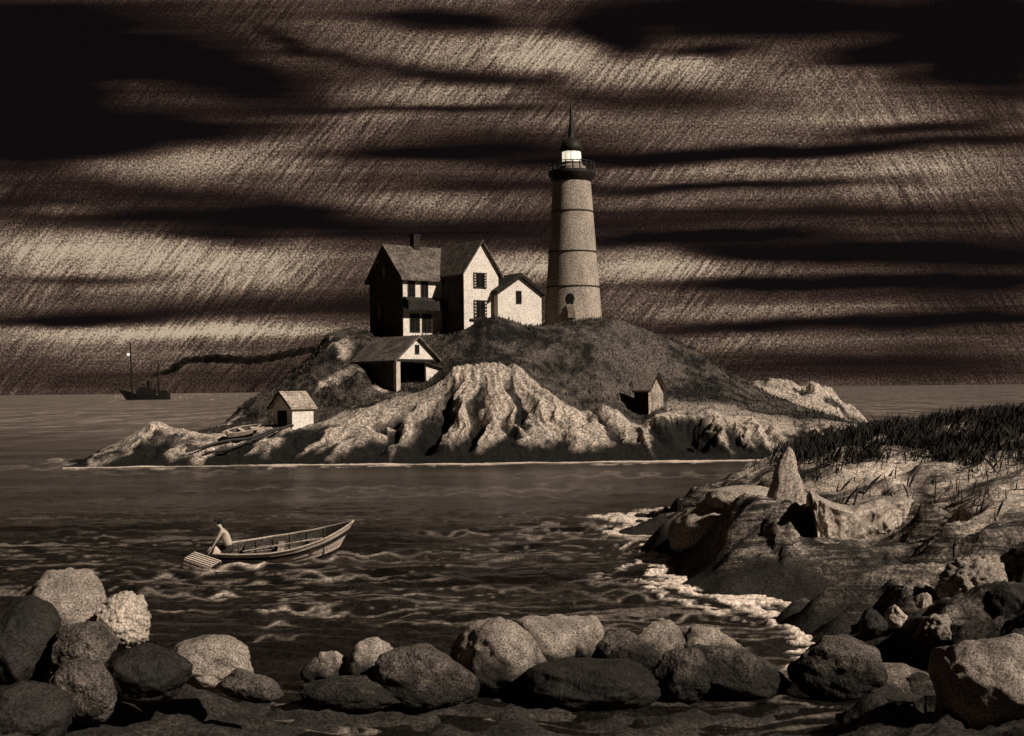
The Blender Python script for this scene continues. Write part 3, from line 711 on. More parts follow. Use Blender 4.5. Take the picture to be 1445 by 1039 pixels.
# white shed between house and tower
shed = empty('white_shed', P(703, 462, 119.5), R(33))
tag(shed, 'low white gabled shed with one small dark window, between the big house and the lighthouse', 'shed')
mb = MB(); gable_wall(mb, 5.1, 4.0, 3.35, 1.6); mb.build('wall', M['white_wall'], shed)
mb = MB(); gable_roof(mb, 5.1, -.35, 4.3, 3.35, 1.6, over=.3, th=.3); mb.build('roof', M['dark_shingle'], shed)
window(shed, 2.1, 2.35, .62, 1.25)
mb = MB().prism([(4.0, -2), (8.0, -2), (8.0, 3.4), (6.0, 5.0), (4.0, 3.4)], -2.5, 7.0, axis='x').build('rear_wall', M['shaded_wall'], shed)
MB().prism([(3.6, 3.2), (6.0, 5.05), (8.4, 3.2), (8.4, 3.4), (6.0, 5.3), (3.6, 3.4)], -2.8, 7.2, axis='x').build('rear_roof', M['dark_shingle'], shed)

# lighthouse
LB = P(809, 452, 128); 
lh = empty('lighthouse', LB, 0)
tag(lh, 'tall tapering round lighthouse with lit lantern, gallery and pointed spire', 'lighthouse')
k = 128 / F   # metres per photograph pixel here
hz = lambda py: (452 - py) * k
def rr(py): return np.interp(py, [245, 452], [25.8 * k, 40.5 * k])
prof = [(rr(475), hz(475))] + [(rr(p), hz(p)) for p in range(450, 240, -15)]
tw = MB().lathe(prof, 72).build('tower', M['tower'], lh, smooth=False)
for p in (300, 357, 406):
    r0 = float(rr(p)); MB().lathe([(r0 - .05, hz(p) - .07), (r0 + .06, hz(p) - .07), (r0 + .08, hz(p)), (r0 + .06, hz(p) + .07), (r0 - .05, hz(p) + .07)], 72, closed=False).build('iron_band', M['frame'], tw)
MB().lathe([(rr(250) - .1, hz(258)), (rr(250) + .05, hz(258)), (31 * k, hz(252)), (33.5 * k, hz(247)), (33.5 * k, hz(243)), (0.3, hz(243))], 64).build('gallery_deck', M['iron'], lh)
ral = MB()
for i in range(20):
    a = 2 * math.pi * i / 20; x, y = 32 * k * math.cos(a), 32 * k * math.sin(a)
    ral.tube([(x, y, hz(244)), (x, y, hz(231))], .07, 6)
for p in (231, 235):
    ral.tube([(32 * k * math.cos(2 * math.pi * i / 48), 32 * k * math.sin(2 * math.pi * i / 48), hz(p)) for i in range(49)], .05, 6)
ral.build('railing', M['iron'], lh)
MB().lathe([(20 * k, hz(243.2)), (20 * k, hz(236)), (15 * k, hz(234)), (15 * k, hz(229.5))], 48).build('lantern_base', M['board'], lh)
lr = MB().lathe([(13.5 * k, hz(229.4)), (13.8 * k, hz(222)), (13.5 * k, hz(215))], 32).build('lantern_room', M['lamp'], lh)
for i in range(10):
    bars = MB(); a = 2 * math.pi * (i + .35) / 10; bars.tube([(14 * k * math.cos(a), 14 * k * math.sin(a), hz(229)), (14 * k * math.cos(a), 14 * k * math.sin(a), hz(215))], .022, 5); bars.build('glazing_bar', M['iron'], lr)
dm = MB().lathe([(13.8 * k, hz(215.2)), (16 * k, hz(214)), (15.8 * k, hz(208)), (14 * k, hz(203)), (10 * k, hz(198)), (5 * k, hz(195)), (4.6 * k, hz(190)), (3.2 * k, hz(176)), (1.9 * k, hz(155)), (.5 * k, hz(133))], 40).build('dome_roof', M['iron'], lh, smooth=True)
# doorway with steps
def on_tower(az, z, out=0.0):
    r = float(np.interp(z, [hz(452), hz(245)], [40.5 * k, 29 * k])) + out
    return Vector((r * math.sin(az), -r * math.cos(az), z))
az = R(-9)
dmx = Matrix.Translation(on_tower(az, hz(432), -.12)) @ Matrix.Rotation(az, 4, 'Z') @ Matrix.Scale(.78, 4)
door = MB().prism([(-.42, 0), (.42, 0), (.42, .9), (.25, 1.2), (0, 1.3), (-.25, 1.2), (-.42, .9)], -.12, .2, mtx=dmx).build('door', M['dark_inside'], lh)
MB().prism([(-.55, -.06), (.55, -.06), (.55, .95), (.33, 1.33), (0, 1.45), (-.33, 1.33), (-.55, .95)], -.06, .2, mtx=dmx).build('door_frame', M['iron'], door)
st = MB()
for i in range(4): st.box(-.45 + .08 * i, .5 + .08 * i, -.3 - .16 * i, -.02 , -1.8, -.28 * i - .06, dmx)
st.build('steps', M['board'], lh)

# garage below the house
gar = empty('garage', P(560, 552, 109.5), R(44))
tag(gar, 'open-fronted garage with white gable, corner post and side lean-to below the house', 'garage')
g = 109.5 / F
W_, He, Hr = 4.7, 2.85, 1.9; L_ = 6.0
mb = MB().box(.02, W_ - .02, 1.6, L_, -2, He).box(W_ - .25, W_ - .02, 0, 1.6, -2, He)
mb.build('rear_wall', M['dark_inside'], gar)
MB().box(.0, .22, .4, L_ - .02, -2, He - .02).build('side_wall', M['shaded_wall'], gar)
MB().prism([(0, He), (W_, He), (W_ / 2, He + Hr)], 0, .2).build('gable', M['white_wall'], gar)
MB().box(-.02, W_, -.03, .26, He - .25, He - .003).build('beam', M['dark_shingle'], gar)
MB().box(-.1, .36, -.08, .32, -2, He - .25).build('post', M['trim'], gar)
mb = MB(); gable_roof(mb, W_, -.35, L_ + .4, He, Hr, over=.45, th=.18); mb.build('roof', M['shingle'], gar)
window(gar, W_ / 2 - .24, He + .45, .48, .85)
lt = MB().prism([(W_ - 2.6, He - .35), (W_ - 2.45, He - .2), (W_ + 2.4, He - 1.3), (W_ + 2.4, He - 1.5)], -1.25, 2.2).build('lean_to_roof', M['dark_shingle'], gar)
MB().prism([(W_ - 2.1, -2), (W_ + 2.1, -2), (W_ + 2.1, He - 1.48), (W_ - 2.1, He - .5)], -.95, -.75).build('lean_to_wall', M['white_wall'], gar)

# boat shed on the left
bs = empty('boat_shed', P(386, 600, 105.2), R(-40)); bs.scale = (.86, .86, .9)
tag(bs, 'small boat shed with black doorway and sunlit plank side, at the head of the slipway', 'shed')
W_, He, Hr, L_ = 2.85, 1.75, 1.25, 2.7
mb = MB(); gable_wall(mb, W_, L_, He, Hr); mb.build('wall', M['white_wall'], bs)
MB().box(.7, 2.05, -.06, -.003, -.1, 1.35).build('doorway', M['dark_inside'], bs)
mb = MB(); gable_roof(mb, W_, -.45, L_ + .25, He, Hr, over=.3, th=.14); mb.build('roof', surf('pale_wood_shingle', .22, .5, 1.2, 6, lo=.5, hi=1.4, planks=('z', .25, .5)), bs)
MB().prism([(-.34, He - .36), (W_ / 2, He + Hr - .04), (W_ + .34, He - .36), (W_ + .34, He - .1), (W_ / 2, He + Hr + .22), (-.34, He - .1)], -.52, -.455).build('barge_board', M['iron'], bs)

# slipway: two dark rails
a_, b_ = P(392, 602, 104), P(262, 642, 99.5)
for off_, nm in ((0, 'upper'), (1, 'lower')):
    rl = MB(); pts = []
    for t in np.linspace(0, 1, 24):
        x = (a_.x + 1.35 * off_) * (1 - t) + (b_.x + 1.6 * off_) * t; y = a_.y * (1 - t) + b_.y * t - .25 * off_
        pts.append(Vector((x, y, isle_z(x, y) + .2)))
    zz_ = np.array([p.z for p in pts]); zz_ = np.maximum(np.convolve(np.pad(zz_, 4, 'edge'), np.ones(9) / 9, 'valid') + .12, zz_ - .08)
    for p_, z_ in zip(pts, zz_): p_.z = z_
    rl.tube(pts, .12, 6)
    o = rl.build('slipway_rail', M['iron'])
    tag(o, f'{nm} one of the two dark slipway rails running down from the boat shed', 'rail', 'slipway rails')

# outhouse on the right slope
oh = empty('outhouse', P(915.5, 584, 107.2), R(45))
tag(oh, 'narrow grey outhouse with peaked roof, alone on the right slope', 'outhouse')
mb = MB(); gable_wall(mb, 2.05, 1.55, 2.15, 1.35); mb.build('wall', surf('weathered_board_grey', .3, .48, 1.2, 6, lo=.4, hi=1.3, planks=('x', .25, .6)), oh)
MB().box(-.06, -.003, .0, 1.55, -1, 2.13).build('side_shade', M['dark_inside'], oh)  # dark sheet over the left wall, painted in place of its shade
mb = MB(); gable_roof(mb, 2.05, -.3, 1.7, 2.15, 1.35, over=.2, th=.12); mb.build('roof', M['board'], oh)
MB().prism([(-.24, 2.15 - .34), (1.025, 3.5 - .04), (2.29, 1.81), (2.29, 1.95), (1.025, 3.68), (-.24, 1.95)], -.36, -.305).build('barge_board', M['iron'], oh)
MB().box(.45, 1.6, -.05, -.004, 0.05, 1.95).build('door', M['board'], oh)

# ------------------------------------------------------------------ boats
def hull(L, beam, zs, zk, mat_bands, parent, name='hull', nst=40, rake=(.10, .13), th=.03, bb_ratio=.55):
    """lapstrake shell: outer strakes, inner skin"""
    ts = np.linspace(0, 1, nst); nb = len(mat_bands)
    def half(t):
        return beam / 2 * np.clip(np.interp(t, [0, .15, .4, .6, .8, .93, 1], [.48, .74, 1, .96, .68, .3, .03]), 0, 1)
    mb_by = {}; lining = MB()
    for side in (-1, 1):
        for k_, mt_ in enumerate(mat_bands):
            mbx = mb_by.setdefault(mt_, MB()); vs_ = []; fs_ = []; fin_ = []
            for i, t in enumerate(ts):
                for e, f in ((0, k_ / nb), (1, (k_ + 1) / nb)):
                    ff = f + (.0 if e else -.015)
                    b0 = half(t) * bb_ratio * (1 - .3 * t); b1 = half(t)
                    curve = b0 + (b1 - b0) * (ff ** .75)
                    z = zk(t) + (zs(t) - zk(t)) * ff
                    x = (L * (rake[0] + (1 - rake[0] - rake[1]) * t)) * (1 - ff) + L * t * ff
                    lap = .028 * (1 - e) * (1 if k_ else 0)
                    for inn in (0, 1):
                        vs_.append((x, side * (max(curve, .012) + lap - inn * th), z))
            for i in range(nst - 1):
                a = i * 4; b2 = a + 4
                fs_ += [(a, a + 2, b2 + 2, b2), (a + 2, a + 3, b2 + 3, b2 + 2), (a, b2, b2 + 1, a + 1)]
                fin_ += [(a + 1, b2 + 1, b2 + 3, a + 3)]
            mbx.add(vs_, fs_); lining.add(vs_, fin_)
    lining.build('lining', M['boat_inside'], parent)
    objs = {}
    for i, (mt_, mbx) in enumerate(mb_by.items()):
        objs[mt_] = mbx.build(name if i == 0 else 'painted_strake', M[mt_], parent)
    # bottom and transom
    bt = MB(); vs_ = []
    for t in ts:
        b0 = half(t) * bb_ratio * (1 - .3 * t); x = L * (rake[0] + (1 - rake[0] - rake[1]) * t)
        vs_ += [(x, -b0, zk(t)), (x, b0, zk(t)), (x, b0, zk(t) + .03), (x, -b0, zk(t) + .03)]
    fs_ = []
    for i in range(nst - 1):
        a = i * 4; b2 = a + 4
        fs_ += [(a, b2, b2 + 1, a + 1), (a + 2, b2 + 2, b2 + 3, a + 3), (a, a + 3, b2 + 3, b2), (a + 1, b2 + 1, b2 + 2, a + 2)]
    bt.add(vs_, fs_).build('bottom_boards', M['boat_inside'], parent)
    b0 = half(0) * bb_ratio; b1 = half(0)
    MB().add([(L * rake[0], -b0, zk(0)), (L * rake[0], b0, zk(0)), (0, b1, zs(0)), (0, -b1, zs(0)), (L * rake[0] + .05, -b0, zk(0)), (L * rake[0] + .05, b0, zk(0)), (.05, b1, zs(0)), (.05, -b1, zs(0))],
             [(0, 1, 2, 3), (7, 6, 5, 4), (3, 2, 6, 7), (0, 3, 7, 4), (1, 5, 6, 2), (0, 4, 5, 1)]).build('transom', M['hull_pale'], parent)
    g_ = MB()
    for side in (-1, 1):
        g_.tube([(L * t, side * (half(t) + .005), zs(t) + .012) for t in ts], .032, 6)
    g_.build('gunwale', M['hull_pale'], parent)
    return half

st_ = PZ(303, 789, 0.0)
dory = empty('dory', st_ + Vector((0, 0, -.08)), rot=Euler((R(13), R(-1.5), R(7)), 'XYZ'))
tag(dory, 'open wooden dory with raised pale bow floating on the bay', 'rowing boat')
zs_ = lambda t: .42 + .02 * np.sin(math.pi * t) + .80 * t ** 3.0
zk_ = lambda t: -.16 + .02 * (1 - t) + .26 * t ** 5
half = hull(4.85, 1.75, zs_, zk_, ['hull_dark', 'hull_pale', 'hull_pale', 'hull_dark', 'hull_pale'], dory)
for x_, zt in ((1.15, .32), (2.3, .30), (3.4, .42)):
    t_ = x_ / 4.85; hb = float(half(t_)) * .88
    MB().box(x_ - .12, x_ + .12, -hb, hb, zt, zt + .035).build('seat', M['board'] if x_ == 2.3 else M['boat_inside'], dory)
for x_ in np.arange(.8, 3.9, .6):
    t_ = x_ / 4.85
    for s in (-1, 1):
        rb = MB(); rb.tube([(x_, s * float(half(t_)) * .5 * (1 - .3 * t_), float(zk_(t_)) + .05), (x_, s * (float(half(t_)) - .045), float(zs_(t_)) - .02)], .018, 5); rb.build('rib', M['boat_inside'], dory)
# an oar laid in the boat rests on the seats
oar = empty('oar', (0, 0, 0)); oar.matrix_world = Matrix.Translation(dory.location) @ dory.rotation_euler.to_matrix().to_4x4()
tag(oar, 'pale wooden oar lying across the seats inside the dory', 'oar')
MB().tube([(1.0, -.25, .40), (3.2, .28, .50)], .025, 8).build('shaft', M['board'], oar)
om = Matrix.Translation((3.2, .28, .50)) @ Matrix.Rotation(math.atan2(.53, 2.2), 4, 'Z')
MB().box(0, .55, -.07, .07, -.012, .012, om).build('blade', M['board'], oar)

# skiff pulled up on the island
sp = P(313, 617, 101.6); tp = P(370, 592, 104.6)
def isl(px, D): x = (px - CX) / F * D; return Vector((x, D, isle_z(x, D)))
sp = isl(317, 101.9); tp = isl(362, 103.6)
dv = tp - sp
sk = empty('skiff', sp + Vector((0, 0, .32)), rot=Euler((R(14), -math.atan2(dv.z, dv.xy.length), math.atan2(dv.y, dv.x)), 'XYZ'))
tag(sk, 'small pale skiff hauled up on the rocks beside the slipway', 'skiff')
Lk = 3.2
hk = hull(Lk, 1.3, lambda t: .42 + .2 * t ** 2, lambda t: -.1 + .1 * t ** 3, ['hull_dark', 'hull_pale', 'hull_pale'], sk)
dk = MB()
for x0_, x1_ in ((.08, .16), (.42, .52), (.74, .93)):
    a, b2 = x0_ * Lk, x1_ * Lk; ha, hb = float(hk(x0_)), float(hk(x1_))
    dk.prism([(0, 0)] * 0 or [(-ha, .38), (ha, .38), (ha, .42), (-ha, .42)], a, b2, axis='x')
dk.build('deck', M['hull_pale'], sk)
MB().box(.1 * Lk, .85 * Lk, -.4, .4, .0, .05).build('floor_boards', M['dark_inside'], sk)

# steamer on the horizon
shp = P(176, 559.5, 1150); sc_ = 1150 / F
ship = empty('steamship', Vector((shp.x, 1150, 0)), 0)
tag(ship, 'small black steamship with two masts on the horizon', 'ship')
hl = MB(); n_ = 24; vs_ = []
for i in range(n_ + 1):
    t = i / n_; x = t * 64 * sc_; wd_ = 3.8 * math.sin(math.pi * min(max(t * .92 + .05, 0), 1)) ** .5
    zt = (6.5 + 6.0 * max(0, .3 - t) / .3 * 1.3 + 3.0 * max(0, t - .8) / .2) * sc_
    vs_ += [(x + (-8 * sc_ if i == 0 else 0), -wd_ * .99, zt), (x + (-8 * sc_ if i == 0 else 0), wd_ * .99, zt), (x + 4 * sc_ * (t < .1), wd_ * .7, -1), (x + 4 * sc_ * (t < .1), -wd_ * .7, -1)]
fs_ = [(0, 1, 2, 3), tuple(n_ * 4 + j for j in (3, 2, 1, 0))]
for i in range(n_):
    a = i * 4; b2 = a + 4
    fs_ += [(a + j, a + (j + 1) % 4, b2 + (j + 1) % 4, b2 + j) for j in range(4)]
hl.add(vs_, fs_).build('hull', M['ship'], ship)
q_ = sc_
MB().box(17 * q_, 44 * q_, -2.2, 2.2, 6 * q_, 15 * q_).box(48 * q_, 60 * q_, -2, 2, 6 * q_, 13 * q_).box(20 * q_, 30 * q_, -1.8, 1.8, 15 * q_, 18 * q_).build('deckhouse', M['ship'], ship)
MB().lathe([(3.2 * q_, 14 * q_), (3.2 * q_, 27 * q_)], 16, c=(35 * q_, 0)).build('funnel', M['ship'], ship)
MB().tube([(10.5 * q_, 0, 5 * q_), (8.5 * q_, 0, 80 * q_)], [1.0, .6], 8).build('mast', M['ship'], ship)
MB().tube([(48 * q_, 0, 5 * q_), (47.5 * q_, 0, 52 * q_)], [1.0, .7], 8).build('mast', M['ship'], ship)
MB().tube([(-8 * q_, 0, 16 * q_), (8.5 * q_, 0, 6 * q_)], .5, 6).build('bowsprit', M['ship'], ship)
bm = bmesh.new(); bmesh.ops.create_icosphere(bm, subdivisions=2, radius=2.2 * q_); me = bpy.data.meshes.new('masthead_lamp'); bm.to_mesh(me); bm.free(); me.materials.append(M['ship_lamp'])
lo_ = link(bpy.data.objects.new('masthead_lamp', me), ship); lo_.location = (6 * q_, -1, 64 * q_)
# smoke: a soft volume drifting right
sm = MB(); pts = []; rad = []
path = [(212, 533, 2.5), (222, 528, 3.2), (240, 524, 4.5), (250, 517, 6), (262, 509, 5), (285, 507, 5), (305, 506, 6.5), (325, 507, 6.5), (350, 509, 6), (372, 507, 6), (395, 502, 6), (420, 497, 6), (450, 492, 4)]
for i in range(len(path) - 1):
    for t in np.linspace(0, 1, 6, endpoint=False):
        a, b2 = path[i], path[i + 1]; x, y, r = [a[j] * (1 - t) + b2[j] * t for j in range(3)]
        pts.append(P(x, y, 1152)); rad.append(r * q_ * (.8 + .35 * abs(math.sin(x * .21))))
sm.tube(pts, rad, 14)
ms = bpy.data.materials.new('coal_smoke'); ms.use_nodes = True; nts = NT(ms.node_tree); nts.n.remove(nts.n['Principled BSDF'])
pv = nts.node('ShaderNodeVolumePrincipled'); pv.inputs['Color'].default_value = tone(.02)
pos = nts.node('ShaderNodeNewGeometry').outputs['Position']
nts.link(nts.math('MULTIPLY_ADD', nts.noise(pos, .12, 3), .9, -.10, clamp=True), pv.inputs['Density']); nts.link(pv.outputs[0], nts.n['Material Output'].inputs['Volume'])
o = sm.build('smoke', ms, smooth=True); tag(o, 'dark smoke trailing to the right from the steamship funnel', 'smoke', kind='stuff')

# ------------------------------------------------------------------ lobster trap
trp = PZ(256, 800, 0); 
trap = empty('lobster_trap', PZ(258, 803, 0) + Vector((0, 0, -.05)), rot=Euler((R(12), R(16), R(-14)), 'XYZ'))
tag(trap, 'slatted wooden lobster trap half lifted from the water at the stern of the dory', 'lobster trap')
sl = MB(); fm = MB()
for y_ in np.linspace(0, .55, 5): MB().box(0, 1.0, y_, y_ + .07, .44, .465).build('slat', M['hull_pale'], trap)
for z_ in np.linspace(.0, .36, 4):
    MB().box(0, 1.0, -.03, -.005, z_, z_ + .055).build('slat', M['hull_pale'], trap); MB().box(0, 1.0, .63, .655, z_, z_ + .055).build('slat', M['hull_pale'], trap)
for x_ in (.02, .49, .94):
    fm.box(x_, x_ + .04, -.0, .04, 0, .435).box(x_, x_ + .04, .59, .625, 0, .435).box(x_, x_ + .04, .045, .585, .39, .435).box(x_, x_ + .04, .045, .585, 0, .04)
fm.build('frame', M['hull_dark'], trap)
MB().box(.0, 1.0, .0, .62, -.03, -.004).build('floor', M['boat_inside'], trap)

# ------------------------------------------------------------------ the man
def skinned(name, joints, edges, mat, parent, root=0, sub=2):
    me = bpy.data.meshes.new(name); me.from_pydata([j[:3] for j in joints], edges, []); me.materials.append(mat)
    o = link(bpy.data.objects.new(name, me), parent)
    md = o.modifiers.new('skin', 'SKIN'); md.use_smooth_shade = True
    if not len(me.skin_vertices): me.attributes.new('skin', 'FLOAT', 'POINT')
    for i, j in enumerate(joints):
        sv = me.skin_vertices[0].data[i]; sv.radius = (j[3], j[4] if len(j) > 4 else j[3]); sv.use_root = (i == root)
    s = o.modifiers.new('sub', 'SUBSURF'); s.levels = sub; s.render_levels = sub
    return o
mp = P(325, 775, PZ(303, 789, 0).y + .2)
man = empty('person', mp)
tag(man, 'dark-haired man in dark trousers bending over the dory stern towards the trap', 'person')
man.scale = (1.06, 1.06, 1.06)
# local axes: x right, y away, z up (metres); pelvis near origin, torso bent to the left
J = [(.0, 0, .06, .15, .13), (-.10, 0, .26, .125, .15), (-.18, 0, .47, .15, .18), (-.24, 0, .59, .13, .17), (-.29, 0, .68, .055), (-.33, 0, .74, .06),
     (-.38, 0, .80, .095, .085), (-.41, 0, .87, .095, .09), (-.42, 0, .93, .06),
     (-.25, -.20, .58, .07), (-.41, -.24, .31, .048), (-.58, -.20, .04, .034), (-.63, -.19, -.04, .036),
     (-.28, .20, .58, .07), (-.47, .24, .33, .048), (-.68, .16, .08, .034), (-.73, .14, .0, .036),
     (-.455, 0, .79, .03), (-.48, 0, .825, .018)]
E = [(0, 1), (1, 2), (2, 3), (3, 4), (4, 5), (5, 6), (6, 7), (7, 8), (3, 9), (9, 10), (10, 11), (11, 12), (3, 13), (13, 14), (14, 15), (15, 16), (6, 17), (7, 18)]
def fingers(base, d, side):
    b_ = len(J) ; bi = base
    p0 = Vector(J[bi][:3]); d = Vector(d).normalized(); ax = Vector((0, 1, 0)); nrm = d.cross(ax).normalized()
    for q, (o_, ln) in enumerate(((-.03, .075), (-.01, .088), (.01, .083), (.03, .066))):
        a = p0 + ax * o_ + d * .045; b3 = a + d * ln * .55 ; c3 = b3 + (d * .5 - nrm * .7).normalized() * ln * .5
        k0 = len(J); J.extend([(*a, .011), (*b3, .010), (*c3, .008)]); E.extend([(bi, k0), (k0, k0 + 1), (k0 + 1, k0 + 2)])
    a = p0 + ax * side * .04; b3 = a + ax * side * .02 + d * .04 - nrm * .02; k0 = len(J)
    J.extend([(*a, .012), (*b3, .010)]); E.extend([(bi, k0), (k0, k0 + 1)])
fingers(12, (-.35, .02, -.8), 1); fingers(16, (-.45, -.1, -.75), -1)
body = skinned('body', J, E, M['skin'], man)
JT = [(.0, 0, .05, .17, .165), (-.05, 0, .17, .145, .165), (.0, -.12, -.03, .12), (-.22, -.16, -.14, .095), (-.30, -.16, -.20, .085), (-.05, -.17, -.27, .07), (.14, -.17, -.29, .055),
      (.0, .12, -.03, .12), (-.22, .16, -.14, .095), (-.30, .16, -.20, .085), (-.05, .17, -.27, .07), (.14, .17, -.29, .055)]
skinned('trousers', JT, [(0, 1), (0, 2), (2, 3), (3, 4), (4, 5), (5, 6), (0, 7), (7, 8), (8, 9), (9, 10), (10, 11)], M['trousers'], man)
JH = [(-.32, 0, .82, .09, .10), (-.36, 0, .90, .12, .12), (-.41, 0, .945, .115), (-.475, 0, .935, .07)]
skinned('hair', JH, [(0, 1), (1, 2)], M['hair'], man)

# ------------------------------------------------------------------ boulders
def rock_mesh(name, r, seed, sub=5, facets=6, rough=.16, bumps=.0, flat=.8):
    rs = np.random.default_rng(seed)
    bm = bmesh.new(); bmesh.ops.create_icosphere(bm, subdivisions=sub, radius=1)
    v = np.array([p.co[:] for p in bm.verts])
    n0 = v.copy()
    for k_ in range(facets):
        d_ = rs.normal(size=3); d_[2] = abs(d_[2]) * .8; d_ /= np.linalg.norm(d_); c_ = rs.uniform(.66, .9)
        t = v @ d_ - c_
        v -= (np.log1p(np.exp(t * 16)) / 16)[:, None] * d_ * flat
    s = seed * 3.17
    v *= (1 + rough * fbm(n0[:, 0] * 1.3 + s, n0[:, 1] * 1.3, n0[:, 2] * 1.3 + s, 4) + rough * .25 * fbm(n0[:, 0] * 5 + s, n0[:, 1] * 5, n0[:, 2] * 5, 3))[:, None]
    if bumps: v *= (1 - bumps * sstep(.2, .8, ridged(n0[:, 0] * 3.2 + s, n0[:, 1] * 3.2, n0[:, 2] * 3.2, 2)))[:, None]
    v *= np.array(r)
    for p, q in zip(bm.verts, v): p.co = q
    for f in bm.faces: f.smooth = True
    me = bpy.data.meshes.new(name); bm.to_mesh(me); bm.free()
    return me

def boulder(px, py, D, rx, ry, mat, label, seed, rz=0.0, tilt=0.0, sub=5, name='boulder', dep=1.0, cat='boulder', **kw):
    """rx, ry: half size seen, in photograph pixels at that distance"""
    k_ = D / F
    me = rock_mesh(name, (rx * k_, (rx + ry) / 2 * k_ * dep, ry * k_), seed, sub, **kw); me.materials.append(M[mat])
    o = link(bpy.data.objects.new(name, me)); o.location = P(px, py, D); o.rotation_euler = (0, R(tilt), R(rz))
    tag(o, label, cat, 'boulders along the shore' if cat == 'boulder' else None)
    return o

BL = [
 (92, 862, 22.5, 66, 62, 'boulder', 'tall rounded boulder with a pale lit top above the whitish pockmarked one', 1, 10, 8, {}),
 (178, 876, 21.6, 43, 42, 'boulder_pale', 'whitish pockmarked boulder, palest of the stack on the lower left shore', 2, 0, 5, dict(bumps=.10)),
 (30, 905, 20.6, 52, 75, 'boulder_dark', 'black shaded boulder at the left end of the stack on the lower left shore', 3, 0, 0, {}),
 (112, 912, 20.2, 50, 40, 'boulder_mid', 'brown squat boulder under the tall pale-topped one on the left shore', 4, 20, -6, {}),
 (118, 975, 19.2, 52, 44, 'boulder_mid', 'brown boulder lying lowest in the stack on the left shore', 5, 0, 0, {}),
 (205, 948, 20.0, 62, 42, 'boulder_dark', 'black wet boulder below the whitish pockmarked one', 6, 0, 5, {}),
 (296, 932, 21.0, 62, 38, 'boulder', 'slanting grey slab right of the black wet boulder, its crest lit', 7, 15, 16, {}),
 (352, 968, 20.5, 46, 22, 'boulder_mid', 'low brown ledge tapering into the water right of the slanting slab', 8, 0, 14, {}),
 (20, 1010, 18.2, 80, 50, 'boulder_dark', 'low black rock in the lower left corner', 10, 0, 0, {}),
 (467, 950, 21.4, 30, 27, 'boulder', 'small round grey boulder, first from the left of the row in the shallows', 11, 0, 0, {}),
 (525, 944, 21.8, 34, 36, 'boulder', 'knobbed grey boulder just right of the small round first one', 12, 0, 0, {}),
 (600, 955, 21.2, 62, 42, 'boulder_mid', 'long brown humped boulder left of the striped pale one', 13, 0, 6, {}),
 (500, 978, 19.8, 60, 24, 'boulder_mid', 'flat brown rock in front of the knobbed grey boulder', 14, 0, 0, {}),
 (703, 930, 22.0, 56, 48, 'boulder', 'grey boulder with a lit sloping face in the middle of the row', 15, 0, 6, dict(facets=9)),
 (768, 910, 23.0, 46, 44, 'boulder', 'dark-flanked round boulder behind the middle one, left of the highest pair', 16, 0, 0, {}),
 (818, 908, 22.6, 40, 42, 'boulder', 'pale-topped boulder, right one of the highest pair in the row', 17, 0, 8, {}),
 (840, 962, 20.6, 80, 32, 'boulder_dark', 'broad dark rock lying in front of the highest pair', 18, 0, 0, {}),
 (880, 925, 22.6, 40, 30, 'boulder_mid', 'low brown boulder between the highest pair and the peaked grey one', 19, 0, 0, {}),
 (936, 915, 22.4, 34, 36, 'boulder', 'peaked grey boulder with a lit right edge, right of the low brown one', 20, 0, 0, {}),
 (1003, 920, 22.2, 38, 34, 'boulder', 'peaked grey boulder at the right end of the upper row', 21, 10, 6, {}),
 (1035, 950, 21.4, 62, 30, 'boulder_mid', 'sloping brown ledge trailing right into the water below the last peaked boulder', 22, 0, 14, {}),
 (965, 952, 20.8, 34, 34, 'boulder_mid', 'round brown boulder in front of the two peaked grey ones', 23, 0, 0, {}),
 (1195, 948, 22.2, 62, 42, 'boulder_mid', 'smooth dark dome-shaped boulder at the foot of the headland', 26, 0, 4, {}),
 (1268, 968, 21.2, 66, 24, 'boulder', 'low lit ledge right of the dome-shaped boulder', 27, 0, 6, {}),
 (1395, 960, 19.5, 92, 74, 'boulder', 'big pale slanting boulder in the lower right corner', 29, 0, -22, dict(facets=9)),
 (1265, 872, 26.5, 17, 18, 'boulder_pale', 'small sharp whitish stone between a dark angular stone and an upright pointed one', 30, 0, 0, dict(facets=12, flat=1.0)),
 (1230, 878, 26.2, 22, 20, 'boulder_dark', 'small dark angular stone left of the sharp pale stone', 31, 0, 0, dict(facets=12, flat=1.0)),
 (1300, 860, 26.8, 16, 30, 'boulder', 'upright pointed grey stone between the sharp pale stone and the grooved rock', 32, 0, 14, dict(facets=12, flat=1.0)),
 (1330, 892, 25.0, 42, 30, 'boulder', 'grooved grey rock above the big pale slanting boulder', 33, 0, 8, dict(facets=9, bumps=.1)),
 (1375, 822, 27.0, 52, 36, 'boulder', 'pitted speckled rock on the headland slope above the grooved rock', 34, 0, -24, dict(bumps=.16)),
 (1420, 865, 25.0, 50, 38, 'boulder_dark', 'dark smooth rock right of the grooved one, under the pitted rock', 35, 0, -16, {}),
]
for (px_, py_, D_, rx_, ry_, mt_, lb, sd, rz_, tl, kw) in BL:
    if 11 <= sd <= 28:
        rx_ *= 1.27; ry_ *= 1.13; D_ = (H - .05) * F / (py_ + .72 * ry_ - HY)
    boulder(px_, py_, D_, rx_, ry_, mt_, lb, sd, rz=rz_, tilt=tl, **kw)
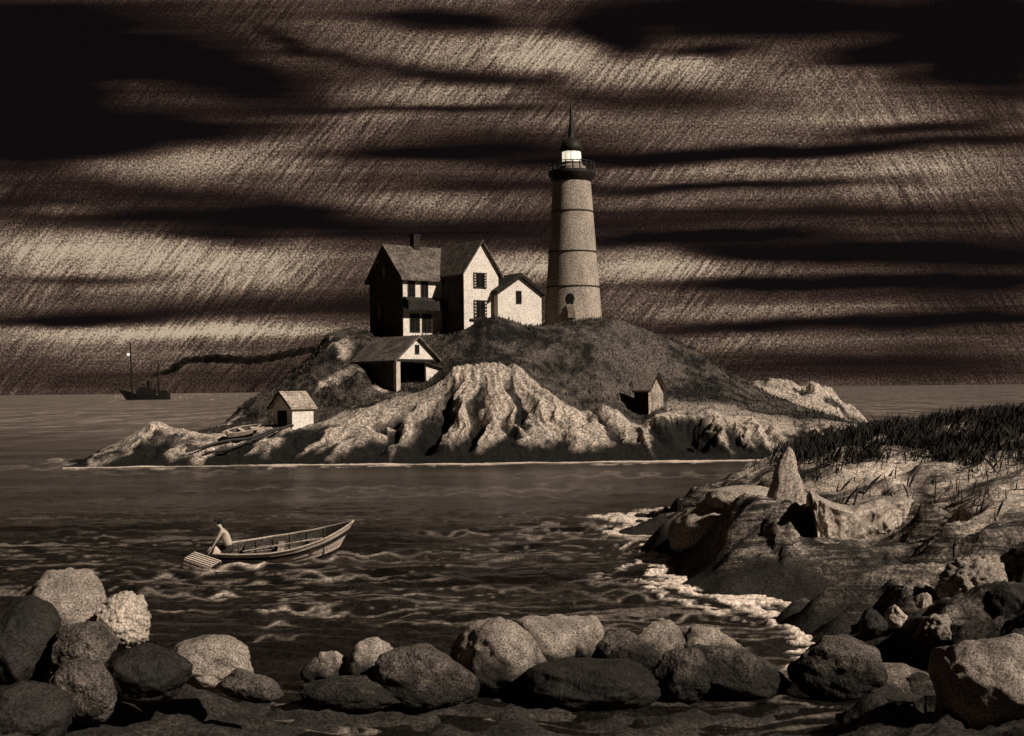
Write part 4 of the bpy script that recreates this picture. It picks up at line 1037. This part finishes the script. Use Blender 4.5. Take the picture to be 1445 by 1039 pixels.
# ledges at the tip of the headland, further off
for (px_, py_, z_, rx_, ry_, lb, sd, tl, mt_) in [
 (1055, 712, 1.7, 62, 26, 'smooth pale rounded ledge just left of the standing stone', 41, 6, 'stone_far'),
 (1000, 738, 1.0, 62, 30, 'smooth pale sloping ledge at the seaward tip of the headland', 42, -26, 'stone_far')]:
    q = PZ(px_, py_ + ry_ * .6, z_ - .2); o = boulder(px_, py_, q.y, rx_, ry_, mt_, lb, sd, tilt=tl, cat='ledge', name='ledge', rough=.12, facets=0, dep=1.5)

# standing stone
D_ = ssp.y; k_ = D_ / F
rows_ = [(770, 1060, 1160), (745, 1066, 1152), (728, 1074, 1145), (714, 1081, 1139), (700, 1085, 1136), (688, 1088, 1132), (676, 1091, 1128), (664, 1094, 1125), (652, 1098, 1123), (642, 1103, 1120), (634, 1109, 1117), (630, 1112.5, 1114.5)]
ra = np.array(rows_, float)[::-1]
vs_ = []; seg = 72; NR = 70
for r_ in range(NR):
    py_ = 630 + 140 * r_ / (NR - 1); xl = np.interp(py_, ra[:, 0], ra[:, 1]); xr = np.interp(py_, ra[:, 0], ra[:, 2])
    for s_ in range(seg):
        a = 2 * math.pi * s_ / seg; cxx = (xl + xr) / 2; hw = (xr - xl) / 2
        ca, sa = math.cos(a), math.sin(a)
        fx = math.copysign(abs(ca) ** .8, ca); fy = math.copysign(abs(sa) ** 1.15, sa)
        nn = 1 + .22 * float(fbm(np.array(ca * 1.6 + 3), np.array(sa * 1.6), np.array(r_ * .045), 4)) + .08 * float(ridged(np.array(a * 1.6), np.array(r_ * .02), 3.0, 2) - .5)
        vs_.append(P(cxx + hw * fx * nn + 1.2 * math.sin(r_ * .3), py_, D_) + Vector((0, fy * hw * k_ * .8 * nn, 0)))
fs_ = [(i * seg + q, i * seg + (q + 1) % seg, (i + 1) * seg + (q + 1) % seg, (i + 1) * seg + q) for i in range(NR - 1) for q in range(seg)]
fs_.append(tuple(q for q in range(seg)))
ss = MB().add(vs_, fs_).build('standing_stone', M['stone_far'], smooth=True)
tag(ss, 'pointed upright standing stone on the headland', 'standing stone')

# the block with a broken, fluted face
topl = np.array([(1146, 700), (1156, 705), (1175, 716), (1205, 724), (1232, 718), (1256, 712), (1280, 706), (1300, 714), (1312, 730)], float)
botl = np.array([(1158, 760), (1163, 778), (1180, 792), (1205, 800), (1232, 792), (1256, 776), (1278, 764), (1300, 752), (1316, 742)], float)
NS, NV = 150, 60; vs_ = []
Db = PZ(1200, 716, 2.2).y
for i in range(NS):
    u_ = i / (NS - 1); sx = u_ * (len(topl) - 1); j = min(int(sx), len(topl) - 2); f_ = sx - j
    tp_ = topl[j] * (1 - f_) + topl[j + 1] * f_; bt_ = botl[j] * (1 - f_) + botl[j + 1] * f_
    dd = -1.5 + 3.6 * u_ - .5 * math.sin(math.pi * u_)
    for v_ in range(NV):
        w_ = v_ / (NV - 1)
        if w_ < .3:     # top, running back from the edge
            b_ = 1 - w_ / .3
            D2 = Db + dd + b_ * 3.4; base = P(tp_[0], tp_[1], Db + dd)
            p_ = Vector((base.x + b_ * 3.4 * .18, D2, base.z + b_ * .25 - b_ ** 3 * .9 + .07 * float(fbm(np.array(i * .07), np.array(v_ * .2), 3.0, 3)) * (1 if b_ > 0 else 0)))
        else:
            e_ = (w_ - .3) / .7
            fl = float(ridged(np.array(u_ * 5.5 + .3 * e_), np.array(e_ * .8), 5.0, 3))
            pt = P(tp_[0] * (1 - e_) + bt_[0] * e_, tp_[1] * (1 - e_) + bt_[1] * e_, Db + dd)
            p_ = pt + Vector((0, (.25 * e_ - (fl - .5) * .4 * min(e_ * 6, 1)) + .05 * float(fbm(np.array(i * .12), np.array(v_ * .15), 9.0, 3)), 0))
        vs_.append(p_)
fs_ = [(i * NV + q, (i + 1) * NV + q, (i + 1) * NV + q + 1, i * NV + q + 1) for i in range(NS - 1) for q in range(NV - 1)]
# close the bottom and back so that it is solid
n0 = len(vs_); vs_ += [Vector((vs_[i * NV + NV - 1].x, vs_[i * NV].y, vs_[i * NV + NV - 1].z - .6)) for i in range(NS)]
fs_ += [(i * NV + NV - 1, (i + 1) * NV + NV - 1, n0 + i + 1, n0 + i) for i in range(NS - 1)] + [(n0 + i, n0 + i + 1, (i + 1) * NV, i * NV) for i in range(NS - 1)]
fs_ += [tuple([q for q in range(NV)] + [n0]), tuple([(NS - 1) * NV + q for q in range(NV - 1, -1, -1)] + [n0 + NS - 1])]
fb = MB().add(vs_, fs_).build('rock_block', M['stone_far'], smooth=True)
tag(fb, 'rock block with a pale broken fluted face, right of the standing stone', 'rock')
